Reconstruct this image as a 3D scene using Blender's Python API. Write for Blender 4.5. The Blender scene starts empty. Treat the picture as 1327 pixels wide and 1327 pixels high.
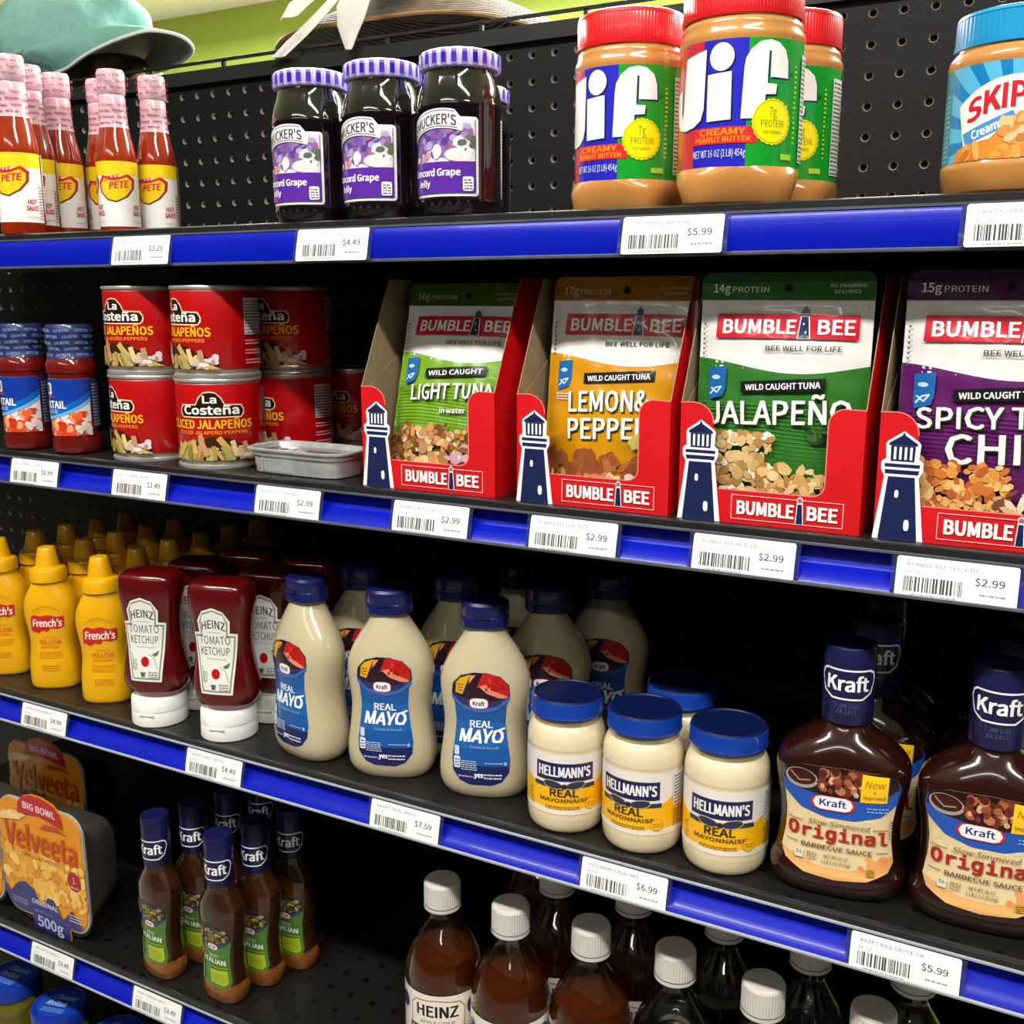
import bpy, math, random, os
from mathutils import Matrix, Vector
from mathutils.geometry import tessellate_polygon
sc = bpy.context.scene
PI = math.pi
S = 0.001            # everything below is written in millimetres
ZO = 1450            # height of the pegboard's first hole row above the floor
random.seed(7)

# ------------------------------------------------------------ camera
cam_d = bpy.data.cameras.new('camera'); cam = bpy.data.objects.new('camera', cam_d)
sc.collection.objects.link(cam); sc.camera = cam
CAM = Vector((1002.9, -998.0, -237.8 + ZO)) * S
R_ = Vector((0.87815806, 0.47836959, -0.00097926)); U_ = Vector((-0.09606991, 0.17836319, 0.97926357)); F_ = Vector((-0.46862458, 0.85985412, -0.202588))
cam.matrix_world = Matrix(((R_.x, U_.x, -F_.x, CAM.x), (R_.y, U_.y, -F_.y, CAM.y), (R_.z, U_.z, -F_.z, CAM.z), (0, 0, 0, 1)))
cam_d.sensor_width = 36; cam_d.lens = 1355.4 / 1327 * 36; cam_d.clip_start = 0.02; cam_d.clip_end = 60
# ------------------------------------------------------------ world, lights, exposure
w = bpy.data.worlds.new('store_light'); sc.world = w; w.use_nodes = True
w.node_tree.nodes['Background'].inputs[0].default_value = (1, 0.97, 0.92, 1)
w.node_tree.nodes['Background'].inputs[1].default_value = 0.02
def area(name, x, y, z, sx, sy, power, tilt=0.0, c=(1, 0.97, 0.93)):
    d = bpy.data.lights.new(name, 'AREA'); d.shape = 'RECTANGLE'; d.size = sx * S; d.size_y = sy * S; d.energy = power; d.color = c
    o = bpy.data.objects.new(name, d); o.location = (x * S, y * S, (z) * S); o.rotation_euler = (tilt, 0, 0); sc.collection.objects.link(o); return o
area('ceiling_tube', 250, -1400, 2440, 1200, 110, 22)
area('ceiling_tube', 1750, -1400, 2440, 1200, 110, 22)
area('ceiling_tube', 700, -2900, 2440, 2400, 110, 9)
area('ceiling_tube', -1500, 1500, 2400, 2400, 300, 210)
area('ceiling_tube', 1000, 1500, 2400, 2400, 300, 210)
sc.view_settings.view_transform = 'Standard'; sc.view_settings.look = 'None'
sc.view_settings.gamma = 1; sc.view_settings.use_curve_mapping = False; sc.view_settings.exposure = 1.0

# ------------------------------------------------------------ materials
def lin(c):
    c = c / 255.0
    return c / 12.92 if c <= 0.04045 else ((c + 0.055) / 1.055) ** 2.4
def hexc(h): return (lin(int(h[0:2], 16)), lin(int(h[2:4], 16)), lin(int(h[4:6], 16)), 1)
MATS = {}
def mat(name, h, rough=0.5, metal=0, coat=0, trans=0, ior=1.45, noise=None, bump=None, sss=0, emit=0, spec=0.5):
    if name in MATS: return MATS[name]
    m = bpy.data.materials.new(name); m.use_nodes = True; nt = m.node_tree; b = nt.nodes['Principled BSDF']
    c = hexc(h); i = b.inputs
    i['Base Color'].default_value = c; i['Roughness'].default_value = rough; i['Metallic'].default_value = metal
    i['Coat Weight'].default_value = coat; i['Coat Roughness'].default_value = 0.06
    i['Transmission Weight'].default_value = trans; i['IOR'].default_value = ior; i['Specular IOR Level'].default_value = spec
    if noise:                       # (scale, second colour, amount)
        tc = nt.nodes.new('ShaderNodeTexCoord'); n = nt.nodes.new('ShaderNodeTexNoise'); n.inputs['Scale'].default_value = noise[0]; n.inputs['Detail'].default_value = 4
        r = nt.nodes.new('ShaderNodeValToRGB'); r.color_ramp.elements[0].position = 0.5 - noise[2]; r.color_ramp.elements[1].position = 0.5 + noise[2]
        r.color_ramp.elements[0].color = c; r.color_ramp.elements[1].color = hexc(noise[1])
        nt.links.new(tc.outputs['Object'], n.inputs['Vector']); nt.links.new(n.outputs['Fac'], r.inputs['Fac']); nt.links.new(r.outputs['Color'], i['Base Color'])
    if bump:                        # (scale, strength, distance)
        tc = nt.nodes.new('ShaderNodeTexCoord'); n = nt.nodes.new('ShaderNodeTexNoise'); n.inputs['Scale'].default_value = bump[0]; n.inputs['Detail'].default_value = 3
        bp = nt.nodes.new('ShaderNodeBump'); bp.inputs['Strength'].default_value = bump[1]; bp.inputs['Distance'].default_value = bump[2]
        nt.links.new(tc.outputs['Object'], n.inputs['Vector']); nt.links.new(n.outputs['Fac'], bp.inputs['Height']); nt.links.new(bp.outputs['Normal'], i['Normal'])
    if sss: i['Subsurface Weight'].default_value = sss; i['Subsurface Radius'].default_value = (0.004, 0.002, 0.001)
    MATS[name] = m; return m
GL = {'g': (0.28, 0.35), 'm': (0.6, 0.0)}
def ink(h, fin='g'):
    return mat('ink_' + h + fin, h, rough=GL[fin][0], coat=GL[fin][1])

# ------------------------------------------------------------ mesh builder
class M:
    def __init__(s): s.v = []; s.f = []; s.m = []; s.mats = []; s.nrm = None
    def mi(s, m):
        if m not in s.mats: s.mats.append(m)
        return s.mats.index(m)
    def add(s, vs, fs, m):
        o = len(s.v); s.v += vs; k = s.mi(m)
        for f in fs: s.f.append([i + o for i in f]); s.m.append(k)
    def oval(s, secs, m, seg=56, rib=0, caps=(True, True), cx=0, cy=0):
        vs = []; n = len(secs)
        for (z, a, b, e) in secs:
            for k in range(seg):
                t = 2 * PI * k / seg; c, d = math.cos(t), math.sin(t)
                q = 1 - (rib / max(a, 1) if rib and k % 2 else 0)
                vs.append((cx + a * q * math.copysign(abs(c) ** (2 / e), c), cy + b * q * math.copysign(abs(d) ** (2 / e), d), z))
        fs = []
        for i in range(n - 1):
            for k in range(seg):
                k2 = (k + 1) % seg; fs.append([i * seg + k, i * seg + k2, (i + 1) * seg + k2, (i + 1) * seg + k])
        if caps[0]: fs.append(list(range(seg))[::-1])
        if caps[1]: fs.append([(n - 1) * seg + k for k in range(seg)])
        s.add(vs, fs, m)
    def lathe(s, prof, m, seg=56, rib=0, caps=(True, True), cx=0, cy=0):
        s.oval([(z, r, r, 2) for (r, z) in prof], m, seg, rib, caps, cx, cy)
    def box(s, x0, x1, y0, y1, z0, z1, m):
        vs = [(x, y, z) for z in (z0, z1) for y in (y0, y1) for x in (x0, x1)]
        s.add(vs, [[0, 2, 3, 1], [4, 5, 7, 6], [0, 1, 5, 4], [2, 6, 7, 3], [0, 4, 6, 2], [1, 3, 7, 5]], m)
    def tube(s, pts, r, m, seg=8):
        vs = []; fs = []
        P = [Vector(p) for p in pts]
        for i, p in enumerate(P):
            d = (P[min(i + 1, len(P) - 1)] - P[max(i - 1, 0)]).normalized()
            u = d.orthogonal().normalized() if i == 0 else (u - d * u.dot(d)).normalized()
            q = d.cross(u)
            for k in range(seg):
                t = 2 * PI * k / seg; vs.append(tuple(p + u * (r * math.cos(t)) + q * (r * math.sin(t))))
        for i in range(len(P) - 1):
            for k in range(seg):
                k2 = (k + 1) % seg; fs.append([i * seg + k, i * seg + k2, (i + 1) * seg + k2, (i + 1) * seg + k])
        fs += [list(range(seg))[::-1], [(len(P) - 1) * seg + k for k in range(seg)]]
        s.add(vs, fs, m)
    def plate(s, pts, y0, y1, m, m2=None):            # outline in x-z extruded along y
        t = tessellate_polygon([[Vector((p[0], p[1], 0)) for p in pts]]); n = len(pts)
        a = sum(pts[i][0] * pts[(i + 1) % n][1] - pts[(i + 1) % n][0] * pts[i][1] for i in range(n))
        if a < 0: pts = pts[::-1]; t = [[n - 1 - i for i in f] for f in t]
        vs = [(x, y0, z) for x, z in pts]; fs = []
        for f in t:
            p = [pts[i] for i in f]; ar = (p[1][0] - p[0][0]) * (p[2][1] - p[0][1]) - (p[2][0] - p[0][0]) * (p[1][1] - p[0][1])
            fs.append(list(f) if ar > 0 else list(f)[::-1])
        s.add(vs, fs, m)
        s.add([(x, y1, z) for x, z in pts], [f[::-1] for f in fs], m2 or m)
        s.add([(x, y0, z) for x, z in pts] + [(x, y1, z) for x, z in pts], [[i, i + n, (i + 1) % n + n, (i + 1) % n] for i in range(n)], m)
    def build(s, name, parent=None, loc=(0, 0, 0), rot=(0, 0, 0), sharp=0.6, smooth=True):
        me = bpy.data.meshes.new(name); me.from_pydata([(a * S, b * S, c * S) for a, b, c in s.v], [], s.f)
        for m in s.mats: me.materials.append(m)
        me.polygons.foreach_set('material_index', s.m)
        if smooth:
            me.polygons.foreach_set('use_smooth', [True] * len(me.polygons))
            if s.nrm: me.normals_split_custom_set_from_vertices(s.nrm)
            else: me.set_sharp_from_angle(angle=sharp)
        me.update()
        o = bpy.data.objects.new(name, me); sc.collection.objects.link(o)
        o.location = [q * S for q in loc]; o.rotation_euler = rot
        if parent: o.parent = parent
        return o
def crom(pts, k=4):                                    # smooth a section list
    out = []
    for i in range(len(pts) - 1):
        p0, p1, p2, p3 = pts[max(i - 1, 0)], pts[i], pts[i + 1], pts[min(i + 2, len(pts) - 1)]
        for j in range(k):
            t = j / k
            out.append(tuple(0.5 * ((2 * b) + (-a + c) * t + (2 * a - 5 * b + 4 * c - d) * t * t + (-a + 3 * b - 3 * c + d) * t ** 3) for a, b, c, d in zip(p0, p1, p2, p3)))
    out.append(tuple(pts[-1])); return out
def L2S(prof): return [(z, r, r, 2) for r, z in prof]

# ------------------------------------------------------------ print engine: flat inks laid on a curved wall
TXT = {}
FONTS = {}
_fd = os.path.join(bpy.utils.system_resource('DATAFILES'), 'fonts')
def getfont(n):
    if n is None: return None
    if n not in FONTS:
        try: FONTS[n] = bpy.data.fonts.load(os.path.join(_fd, n))
        except Exception: FONTS[n] = None
    return FONTS[n]
MONO = 'DejaVuSansMono.woff2'
INTER = 'Noto Sans CJK Regular.woff2'
CAPH = {}
def caph(font):
    if font not in CAPH:
        v = glyphs('H', font, 1)[0]; CAPH[font] = max(p[1] for p in v) if v else 0.73
    return CAPH[font]
def glyphs(t, font, res):
    k = (t, font, res)
    if k in TXT: return TXT[k]
    cu = bpy.data.curves.new('t', 'FONT'); cu.body = t; cu.resolution_u = res; cu.size = 1; cu.fill_mode = 'FRONT'
    f = getfont(font)
    if f: cu.font = f
    ob = bpy.data.objects.new('t', cu); me = ob.to_mesh()
    vs = [(v.co.x, v.co.y) for v in me.vertices]; fs = [tuple(p.vertices) for p in me.polygons]
    ob.to_mesh_clear(); bpy.data.objects.remove(ob); bpy.data.curves.remove(cu)
    TXT[k] = (vs, fs); return TXT[k]
def cutx(poly, x, keep_gt, ax):
    out = []; n = len(poly)
    for i in range(n):
        a, b = poly[i], poly[(i + 1) % n]; da, db = a[ax] - x, b[ax] - x
        if not keep_gt: da, db = -da, -db
        if da >= 0: out.append(a)
        if (da > 0 and db < 0) or (da < 0 and db > 0):
            t = da / (da - db); out.append((a[0] + (b[0] - a[0]) * t, a[1] + (b[1] - a[1]) * t))
    return out
def clipconvex(poly, clip):
    n = len(clip)
    for i in range(n):
        p, q = clip[i], clip[(i + 1) % n]; out = []; m = len(poly)
        if m < 3: return []
        ds = [(q[0] - p[0]) * (v[1] - p[1]) - (q[1] - p[1]) * (v[0] - p[0]) for v in poly]
        for j in range(m):
            a, b, da, db = poly[j], poly[(j + 1) % m], ds[j], ds[(j + 1) % m]
            if da >= 0: out.append(a)
            if (da > 0 > db) or (da < 0 < db):
                t = da / (da - db); out.append((a[0] + (b[0] - a[0]) * t, a[1] + (b[1] - a[1]) * t))
        poly = out
    return poly
class Print:
    def __init__(s, surf, x0, x1, y0, y1, dx=3.0, dy=None, ys=(), off=0.2, fin='g', step=0.03):
        s.x0, s.x1, s.y0, s.y1 = x0, x1, y0, y1; s.off = off; s.fin = fin; s.step = step; s.clip = None
        n = max(1, round((x1 - x0) / dx)); s.gx = [x0 + (x1 - x0) * i / n for i in range(n + 1)]
        yy = {y0, y1} | {y for y in ys if y0 < y < y1}
        if dy:
            n = max(1, round((y1 - y0) / dy)); yy |= {y0 + (y1 - y0) * i / n for i in range(n + 1)}
        yy = sorted(yy); s.gy = [yy[0]]
        for y in yy[1:]:
            if y - s.gy[-1] > 0.3: s.gy.append(y)
        s.gy[-1] = y1
        s.N = {}
        for i, x in enumerate(s.gx):
            for j, y in enumerate(s.gy):
                e = 0.05; p = Vector(surf(x, y))
                xa, xb = Vector(surf(max(x - e, x0), y)), Vector(surf(min(x + e, x1), y)); ya, yb = Vector(surf(x, max(y - e, y0))), Vector(surf(x, min(y + e, y1)))
                nn = (xb - xa).cross(yb - ya)
                s.N[i, j] = (p, nn.normalized() if nn.length > 0 else Vector((0, -1, 0)))
        s.mesh = M(); s.mesh.nrm = []
    def _emit(s, poly, i, j, mi):
        x0, x1, y0, y1 = s.gx[i], s.gx[i + 1], s.gy[j], s.gy[j + 1]
        A, B, C, D = s.N[i, j], s.N[i + 1, j], s.N[i, j + 1], s.N[i + 1, j + 1]
        o = len(s.mesh.v)
        for x, y in poly:
            a = (x - x0) / (x1 - x0); b = (y - y0) / (y1 - y0)
            n = (A[1] * (1 - a) + B[1] * a) * (1 - b) + (C[1] * (1 - a) + D[1] * a) * b
            p = (A[0] * (1 - a) + B[0] * a) * (1 - b) + (C[0] * (1 - a) + D[0] * a) * b + n.normalized() * s.off
            s.mesh.v.append(tuple(p)); s.mesh.nrm.append(tuple(n.normalized()))
        s.mesh.f.append(list(range(o, o + len(poly)))); s.mesh.m.append(mi)
    def convex(s, poly, mi):
        ar = sum(poly[k][0] * poly[(k + 1) % len(poly)][1] - poly[(k + 1) % len(poly)][0] * poly[k][1] for k in range(len(poly)))
        if ar < 0: poly = poly[::-1]
        if s.clip: poly = clipconvex(poly, s.clip)
        if len(poly) < 3: return
        import bisect
        xs = [p[0] for p in poly]; ys = [p[1] for p in poly]
        if max(xs) <= s.x0 or min(xs) >= s.x1 or max(ys) <= s.y0 or min(ys) >= s.y1: return
        i0 = max(0, bisect.bisect_right(s.gx, min(xs)) - 1); i1 = min(len(s.gx) - 2, bisect.bisect_left(s.gx, max(xs)) - 1)
        for i in range(i0, i1 + 1):
            q = poly
            if min(xs) < s.gx[i]: q = cutx(q, s.gx[i], True, 0)
            if len(q) >= 3 and max(xs) > s.gx[i + 1]: q = cutx(q, s.gx[i + 1], False, 0)
            if len(q) < 3: continue
            qy = [p[1] for p in q]
            j0 = max(0, bisect.bisect_right(s.gy, min(qy)) - 1); j1 = min(len(s.gy) - 2, bisect.bisect_left(s.gy, max(qy)) - 1)
            for j in range(j0, j1 + 1):
                r = q
                if min(qy) < s.gy[j]: r = cutx(r, s.gy[j], True, 1)
                if len(r) >= 3 and max(qy) > s.gy[j + 1]: r = cutx(r, s.gy[j + 1], False, 1)
                if len(r) >= 3: s._emit(r, i, j, mi)
    def _m(s, c): return s.mesh.mi(c if not isinstance(c, str) else ink(c, s.fin))
    def nx(s): s.off += s.step
    def poly(s, pts, c):
        mi = s._m(c)
        for f in tessellate_polygon([[Vector((p[0], p[1], 0)) for p in pts]]): s.convex([pts[k] for k in f], mi)
        s.nx()
    def rect(s, x0, x1, y0, y1, c, r=0):
        if r:
            p = []
            for cx, cy, a in ((x1 - r, y1 - r, 0), (x0 + r, y1 - r, 90), (x0 + r, y0 + r, 180), (x1 - r, y0 + r, 270)):
                for k in range(5): t = math.radians(a + 22.5 * k); p.append((cx + r * math.cos(t), cy + r * math.sin(t)))
        else: p = [(x0, y0), (x1, y0), (x1, y1), (x0, y1)]
        s.convex(p, s._m(c)); s.nx()
    def ell(s, cx, cy, a, b, c, n=28, rot=0, jag=0, e=2):
        p = []
        for k in range(n):
            t = 2 * PI * k / n; q = 1 - (jag if k % 2 else 0); u, v = math.cos(t), math.sin(t)
            x = a * q * math.copysign(abs(u) ** (2 / e), u); y = b * q * math.copysign(abs(v) ** (2 / e), v)
            p.append((cx + x * math.cos(rot) - y * math.sin(rot), cy + x * math.sin(rot) + y * math.cos(rot)))
        if jag: s.poly(p, c)
        else: s.convex(p, s._m(c)); s.nx()
    def line(s, pts, w, c):
        mi = s._m(c)
        for a, b in zip(pts[:-1], pts[1:]):
            dx, dy = b[0] - a[0], b[1] - a[1]; l = math.hypot(dx, dy) or 1; ex, ey = dx / l * w * 0.2, dy / l * w * 0.2; px, py = -dy / l * w / 2, dx / l * w / 2; s.off += 0.004
            s.convex([(a[0] - ex + px, a[1] - ey + py), (a[0] - ex - px, a[1] - ey - py), (b[0] + ex - px, b[1] + ey - py), (b[0] + ex + px, b[1] + ey + py)], mi)
        s.nx()
    def text(s, t, x, y, h, w, c, bold=0.02, font=INTER, sh=0, warp=None, rot=0, res=2, al='c'):
        vs, fs = glyphs(t, font, res)
        if not vs: return
        x0 = min(v[0] for v in vs); x1 = max(v[0] for v in vs)
        cap = caph(font); ky = h / cap; kx = (w / (x1 - x0)) if w else ky
        W = (x1 - x0) * kx; ox = {'c': -W / 2, 'l': 0, 'r': -W}[al]; P = []
        for vx, vy in vs:
            a = (vx - x0) * kx + ox + sh * vy * ky; b = vy * ky
            if warp: a, b = warp(a, b)
            if rot: a, b = a * math.cos(rot) - b * math.sin(rot), a * math.sin(rot) + b * math.cos(rot)
            P.append((x + a, y + b))
        mi = s._m(c); d = bold * h * min(1, kx / ky * 1.15)
        sh_ = [(0, 0)] if bold < 0.01 else [(-d * .8, 0), (d * .8, 0)] if bold < 0.03 else [(0, 0), (-d, -d * .6), (d, -d * .6), (-d, d * .6), (d, d * .6)]
        for ex, ey in sh_:
            s.off += 0.007
            for f in fs: s.convex([(P[k][0] + ex, P[k][1] + ey) for k in f], mi)
        s.nx()
    def blobs(s, x0, x1, y0, y1, n, size, cols, seed=1, el=1.5, clip=None):
        r = random.Random(seed); s.clip, old = clip, s.clip
        for k in range(n):
            a = size * r.uniform(0.6, 1.3); b = a / r.uniform(1, el) ; m = r.choice((6, 7, 8)); ph = r.uniform(0, PI)
            cx, cy = r.uniform(x0, x1), r.uniform(y0, y1); p = []; s.off += 0.005
            for i in range(m):
                t = 2 * PI * i / m; u, v = a * math.cos(t) * r.uniform(0.85, 1.1), b * math.sin(t) * r.uniform(0.85, 1.1)
                p.append((cx + u * math.cos(ph) - v * math.sin(ph), cy + u * math.sin(ph) + v * math.cos(ph)))
            s.convex(p, s._m(r.choice(cols)))
        s.clip = old; s.nx()
    def smalltext(s, x0, x1, y0, y1, n, c, seed=3):           # rows of type too small to read in the photograph
        r = random.Random(seed); h = (y1 - y0) / n; mi = s._m(c)
        for k in range(n):
            x = x0
            while x < x1 - 0.6:
                L = min(r.uniform(1.0, 3.2), x1 - x); yy = y0 + h * k
                s.convex([(x, yy), (x + L, yy), (x + L, yy + h * 0.45), (x, yy + h * 0.45)], mi); x += L + 0.6
        s.nx()
    def build(s, name, parent): return s.mesh.build(name, parent)
def ovsurf(secs):                                      # arc length on the wall of a bottle given by its sections
    secs = sorted(secs); cache = {}
    def f(u, z):
        zr = z; z = min(max(z, secs[0][0]), secs[-1][0])
        for i in range(len(secs) - 1):
            if secs[i + 1][0] >= z: break
        p, q = secs[i], secs[i + 1]; t = 0 if q[0] == p[0] else (z - p[0]) / (q[0] - p[0])
        a, b, e = (p[k] + (q[k] - p[k]) * t for k in (1, 2, 3))
        key = round(z, 2)
        if key not in cache:
            L = [(0, 0.0, -b)]; px, py, l = 0.0, -b, 0
            for k in range(1, 121):
                th = PI * k / 120
                c, d = math.sin(th), math.cos(th); x = a * math.copysign(abs(c) ** (2 / e), c) if abs(c) > 1e-9 else 0; y = -b * math.copysign(abs(d) ** (2 / e), d) if abs(d) > 1e-9 else 0
                l += math.hypot(x - px, y - py); px, py = x, y; L.append((l, x, y))
            cache[key] = L
        L = cache[key]; s_ = min(abs(u), L[-1][0]); lo, hi = 0, len(L) - 1
        while hi - lo > 1:
            m = (lo + hi) // 2
            if L[m][0] <= s_: lo = m
            else: hi = m
        t = (s_ - L[lo][0]) / (L[hi][0] - L[lo][0]); x = L[lo][1] + (L[hi][1] - L[lo][1]) * t; y = L[lo][2] + (L[hi][2] - L[lo][2]) * t
        return (math.copysign(x, u), y, zr)
    return f

# ------------------------------------------------------------ things
def empty(name, loc, rz=0, rx=0):
    o = bpy.data.objects.new(name, None); o.empty_display_size = 0.02; sc.collection.objects.link(o)
    o.location = [loc[0] * S, loc[1] * S, (loc[2] + ZO) * S]; o.rotation_euler = (rx, 0, rz); return o
def tag(o, label, cat, group=None):
    o['label'] = label; o['category'] = cat
    if group: o['group'] = group
    return o
def copy_tree(o, parent=None):
    c = o.copy(); sc.collection.objects.link(c)
    if parent: c.parent = parent; c.matrix_parent_inverse = o.matrix_parent_inverse.copy()
    for ch in [x for x in o.children]: copy_tree(ch, c)
    return c
ZS = dict(A=-183.5, B=-381.5, C=-630.5, D=-906.0, E=-1140.0)
def place_all(maker, spots, cat, group):
    """spots: (x, y, z, turn, label)"""
    proto = None
    for (x, y, z, rz, lab) in spots:
        if proto is None: proto = o = maker()
        else: o = copy_tree(proto)
        o.location = (x * S, y * S, (z + ZO) * S); o.rotation_euler = (0, 0, rz)
        tag(o, lab, cat, group)
def structure(o): o['kind'] = 'structure'; return o
# ------------------------------------------------------------ room
g = M(); g.box(-6000, 6000, -4000, 3200, -20, 0, mat('floor_tile', '77736b', 0.5, noise=(3, '6a675f', 0.2))); structure(g.build('floor'))
g = M(); g.box(-6000, 6000, 3000, 3080, 0, 2530, mat('lime_wall_paint', 'bccd66', 0.75, noise=(1.2, 'b0c450', 0.25))); structure(g.build('wall_back'))
g = M(); g.box(-6000, 6000, -4000, 3200, 2530, 2560, mat('ceiling_paint', 'f2f0e8', 0.8, noise=(5, 'e9e7de', 0.2))); structure(g.build('ceiling'))

# ------------------------------------------------------------ gondola
BLK = mat('black_powder_coat', '0b0b0c', 0.5, noise=(60, '111112', 0.2)); PEG = mat('pegboard_black', '111213', 0.5, noise=(14, '0c0d0e', 0.3), bump=(500, 0.25, 0.0005), spec=0.3)
RIM = mat('pegboard_hole_edge', '8e8a82', 0.6, noise=(200, '6e6a62', 0.2)); DARK = mat('black_void', '050505', 0.9, noise=(20, '070707', 0.2))
def pegboard():
    t = tag(empty('pegboard_panel', (300, 0, -1440)), 'black perforated pegboard back panel behind all the shelves', 'pegboard')
    g = M(); X0 = -457.2 - 3 * 25.4; NC = 66; p = 25.4; n = 8
    vs = []; fs_p = []; fs_r = []
    for r in range(-0, 36):
        for c in range(NC):
            cx = X0 + c * p; cz = -r * p; o = len(vs)
            sq = []
            for k in range(8):
                a = PI / 4 * k; u, v = math.cos(a), math.sin(a); q = max(abs(u), abs(v)); sq.append((cx + u / q * p / 2, 0, cz + v / q * p / 2))
            vs += sq
            for rad, y in ((4.3, 0), (3.2, 1.6), (3.2, 5.5)):
                for k in range(8): a = PI / 4 * k; vs.append((cx + rad * math.cos(a), y, cz + rad * math.sin(a)))
            for k in range(8):
                k2 = (k + 1) % 8
                fs_p.append([o + k, o + 8 + k, o + 8 + k2, o + k2][::-1])
                fs_r.append([o + 8 + k, o + 16 + k, o + 16 + k2, o + 8 + k2][::-1]); fs_r.append([o + 16 + k, o + 24 + k, o + 24 + k2, o + 16 + k2][::-1])
    g.add(vs, fs_p, PEG); k = g.mi(RIM); g.f += fs_r; g.m += [k] * len(fs_r)
    o = g.build('perforated_board', t, (-300, 0, 1440), smooth=False)
    g = M(); g.box(X0 - 20, X0 + NC * p, 5.6, 12, -1440, 13, DARK); g.build('dark_void_sheet', t, (-300, 0, 1440))  # black sheet added to stand in for the dark void behind the holes
    g = M(); g.box(X0 - 20, X0 + NC * p, -2.5, 12, -1440, -36 * p + 12.7, PEG); g.build('lower_board', t, (-300, 0, 1440))
pegboard()
g = M(); g.box(-560, 1300, -7, 16, 11.5, 27, mat('header_bar_black', '1c1d1d', 0.4, noise=(30, '222423', 0.2)))
o = g.build('header_bar', None, (0, 0, ZO)); tag(o, 'black steel header bar capping the top of the pegboard', 'bar')
g = M(); g.tube([(-560, 0, 36.5), (1300, 0, 36.5)], 2.1, BLK)
g.box(-560, 1300, -2, -0.5, 35, 38, BLK)
t = tag(empty('guard_rail', (300, 0, 27)), 'thin black wire guard rail above the header bar', 'rail')
g.build('rail_wire', t, (-300, 0, -27))
for x in range(-540, 1300, 118):
    g = M(); g.box(-2, 2, -2, 2, 0, 9, BLK); g.build('post', t, (x + 20 - 300, 0, 0))
# deck on top of the run behind the board, carries the hats
DECK = mat('deck_black', '1c1c1b', 0.45, noise=(25, '262420', 0.25))
g = M(); g.box(-700, 1300, 17, 480, 18, 21, BLK); g.box(-700, 1300, 17, 20, -20, 18, BLK); o = g.build('top_deck', None, (0, 0, ZO)); tag(o, 'black steel deck on top of the gondola under the hats', 'shelf')

def deck_mat():
    if 'perforated_deck' in MATS: return MATS['perforated_deck']
    m = mat('perforated_deck', '1a1917', 0.42, noise=(9, '121110', 0.3), bump=(300, 0.2, 0.0004)); nt = m.node_tree
    b = nt.nodes['Principled BSDF']; tc = nt.nodes.new('ShaderNodeTexCoord'); mp = nt.nodes.new('ShaderNodeMapping'); mp.inputs['Scale'].default_value = (39.37, 39.37, 0)
    vo = nt.nodes.new('ShaderNodeTexVoronoi'); vo.inputs['Randomness'].default_value = 0; vo.inputs['Scale'].default_value = 1
    lt = nt.nodes.new('ShaderNodeMath'); lt.operation = 'LESS_THAN'; lt.inputs[1].default_value = 0.13
    src = b.inputs['Base Color'].links[0].from_socket; mx = nt.nodes.new('ShaderNodeMix'); mx.data_type = 'RGBA'; mx.inputs['B'].default_value = (0.002, 0.002, 0.002, 1)
    nt.links.new(tc.outputs['Object'], mp.inputs['Vector']); nt.links.new(mp.outputs[0], vo.inputs['Vector']); nt.links.new(vo.outputs['Distance'], lt.inputs[0])
    nt.links.new(lt.outputs[0], mx.inputs['Factor']); nt.links.new(src, mx.inputs['A']); nt.links.new(mx.outputs['Result'], b.inputs['Base Color']); return m
RAIL = mat('blue_price_channel', '0819ac', 0.3, coat=0.08, noise=(2.5, '08189e', 0.3), spec=0.22); LIPD = mat('dark_channel_lip', '4c4e54', 0.3, coat=0.4, noise=(40, '5a5c62', 0.2)); LIP = mat('clear_channel_lip', '9ea2a8', 0.25, coat=0.5, noise=(40, 'a8acb2', 0.2))

XA, XB = -330, 1330
def strip(g, prof, m):
    vs = []; n = len(prof)
    for x in (XA, XB): vs += [(x, y, z) for y, z in prof]
    g.add(vs, [[i, i + 1, n + i + 1, n + i] for i in range(n - 1)], m)
def shelf(k, z, lab, ang):
    t = tag(empty('gondola_shelf', (500, -360, z)), lab, 'shelf', None)
    L = (-500, 360, 0)
    g = M(); g.box(XA, XB, -358, -1, -3, 0, deck_mat()); g.box(XA, XB, -352, -5, -22, -3, BLK); g.build('deck', t, L, smooth=False)
    g = M(); strip(g, [(-357, 0.4), (-359.5, 0.3), (-361, -0.8), (-361.2, -5.5), (-353, -5.5)], mat('front_lip_black', '1a1b1d', 0.3, coat=0.3, noise=(20, '232427', 0.2)))
    g.build('front_lip', t, L)
    if k == 'A': prof = [(-361, -5.4), (-362.6, -8), (-363.8, -13), (-364.4, -18), (-364.6, -24), (-364, -29)]
    else: prof = [(-354.5, -5.4), (-354.5, -9), (-354.8, -15), (-357, -18.5), (-361, -21.5), (-365.5, -25), (-368, -29)]
    g = M(); strip(g, prof if k == 'A' else prof[3:], RAIL)
    if k != 'A': strip(g, prof[:4], RAIL)
    g.box(XA, XB, -354, -352, -30, -5.5, BLK)
    c = g.build('price_channel', t, L, sharp=1.2)
    e = prof[-1]
    g = M(); strip(g, [(e[0] - 0.2, e[1] + 0.9), (e[0] - 1.4, e[1] + 0.2), (e[0] - 1.2, e[1] - 1.2), (e[0] + 1, e[1] - 1.4), (-352, e[1] - 1.5)], LIPD if k in 'AB' else LIP); g.build('lower_lip', c)
    g = M(); strip(g, [(-361.2, -4.6), (-362.4, -4.9), (-362.4, -6.2), (-361.0, -6.4)], LIPD if k in 'AB' else LIP); g.build('upper_lip', c)
shelf('A', ZS['A'], 'top black shelf with a blue price channel, under the peanut butter jars', 0)
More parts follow.
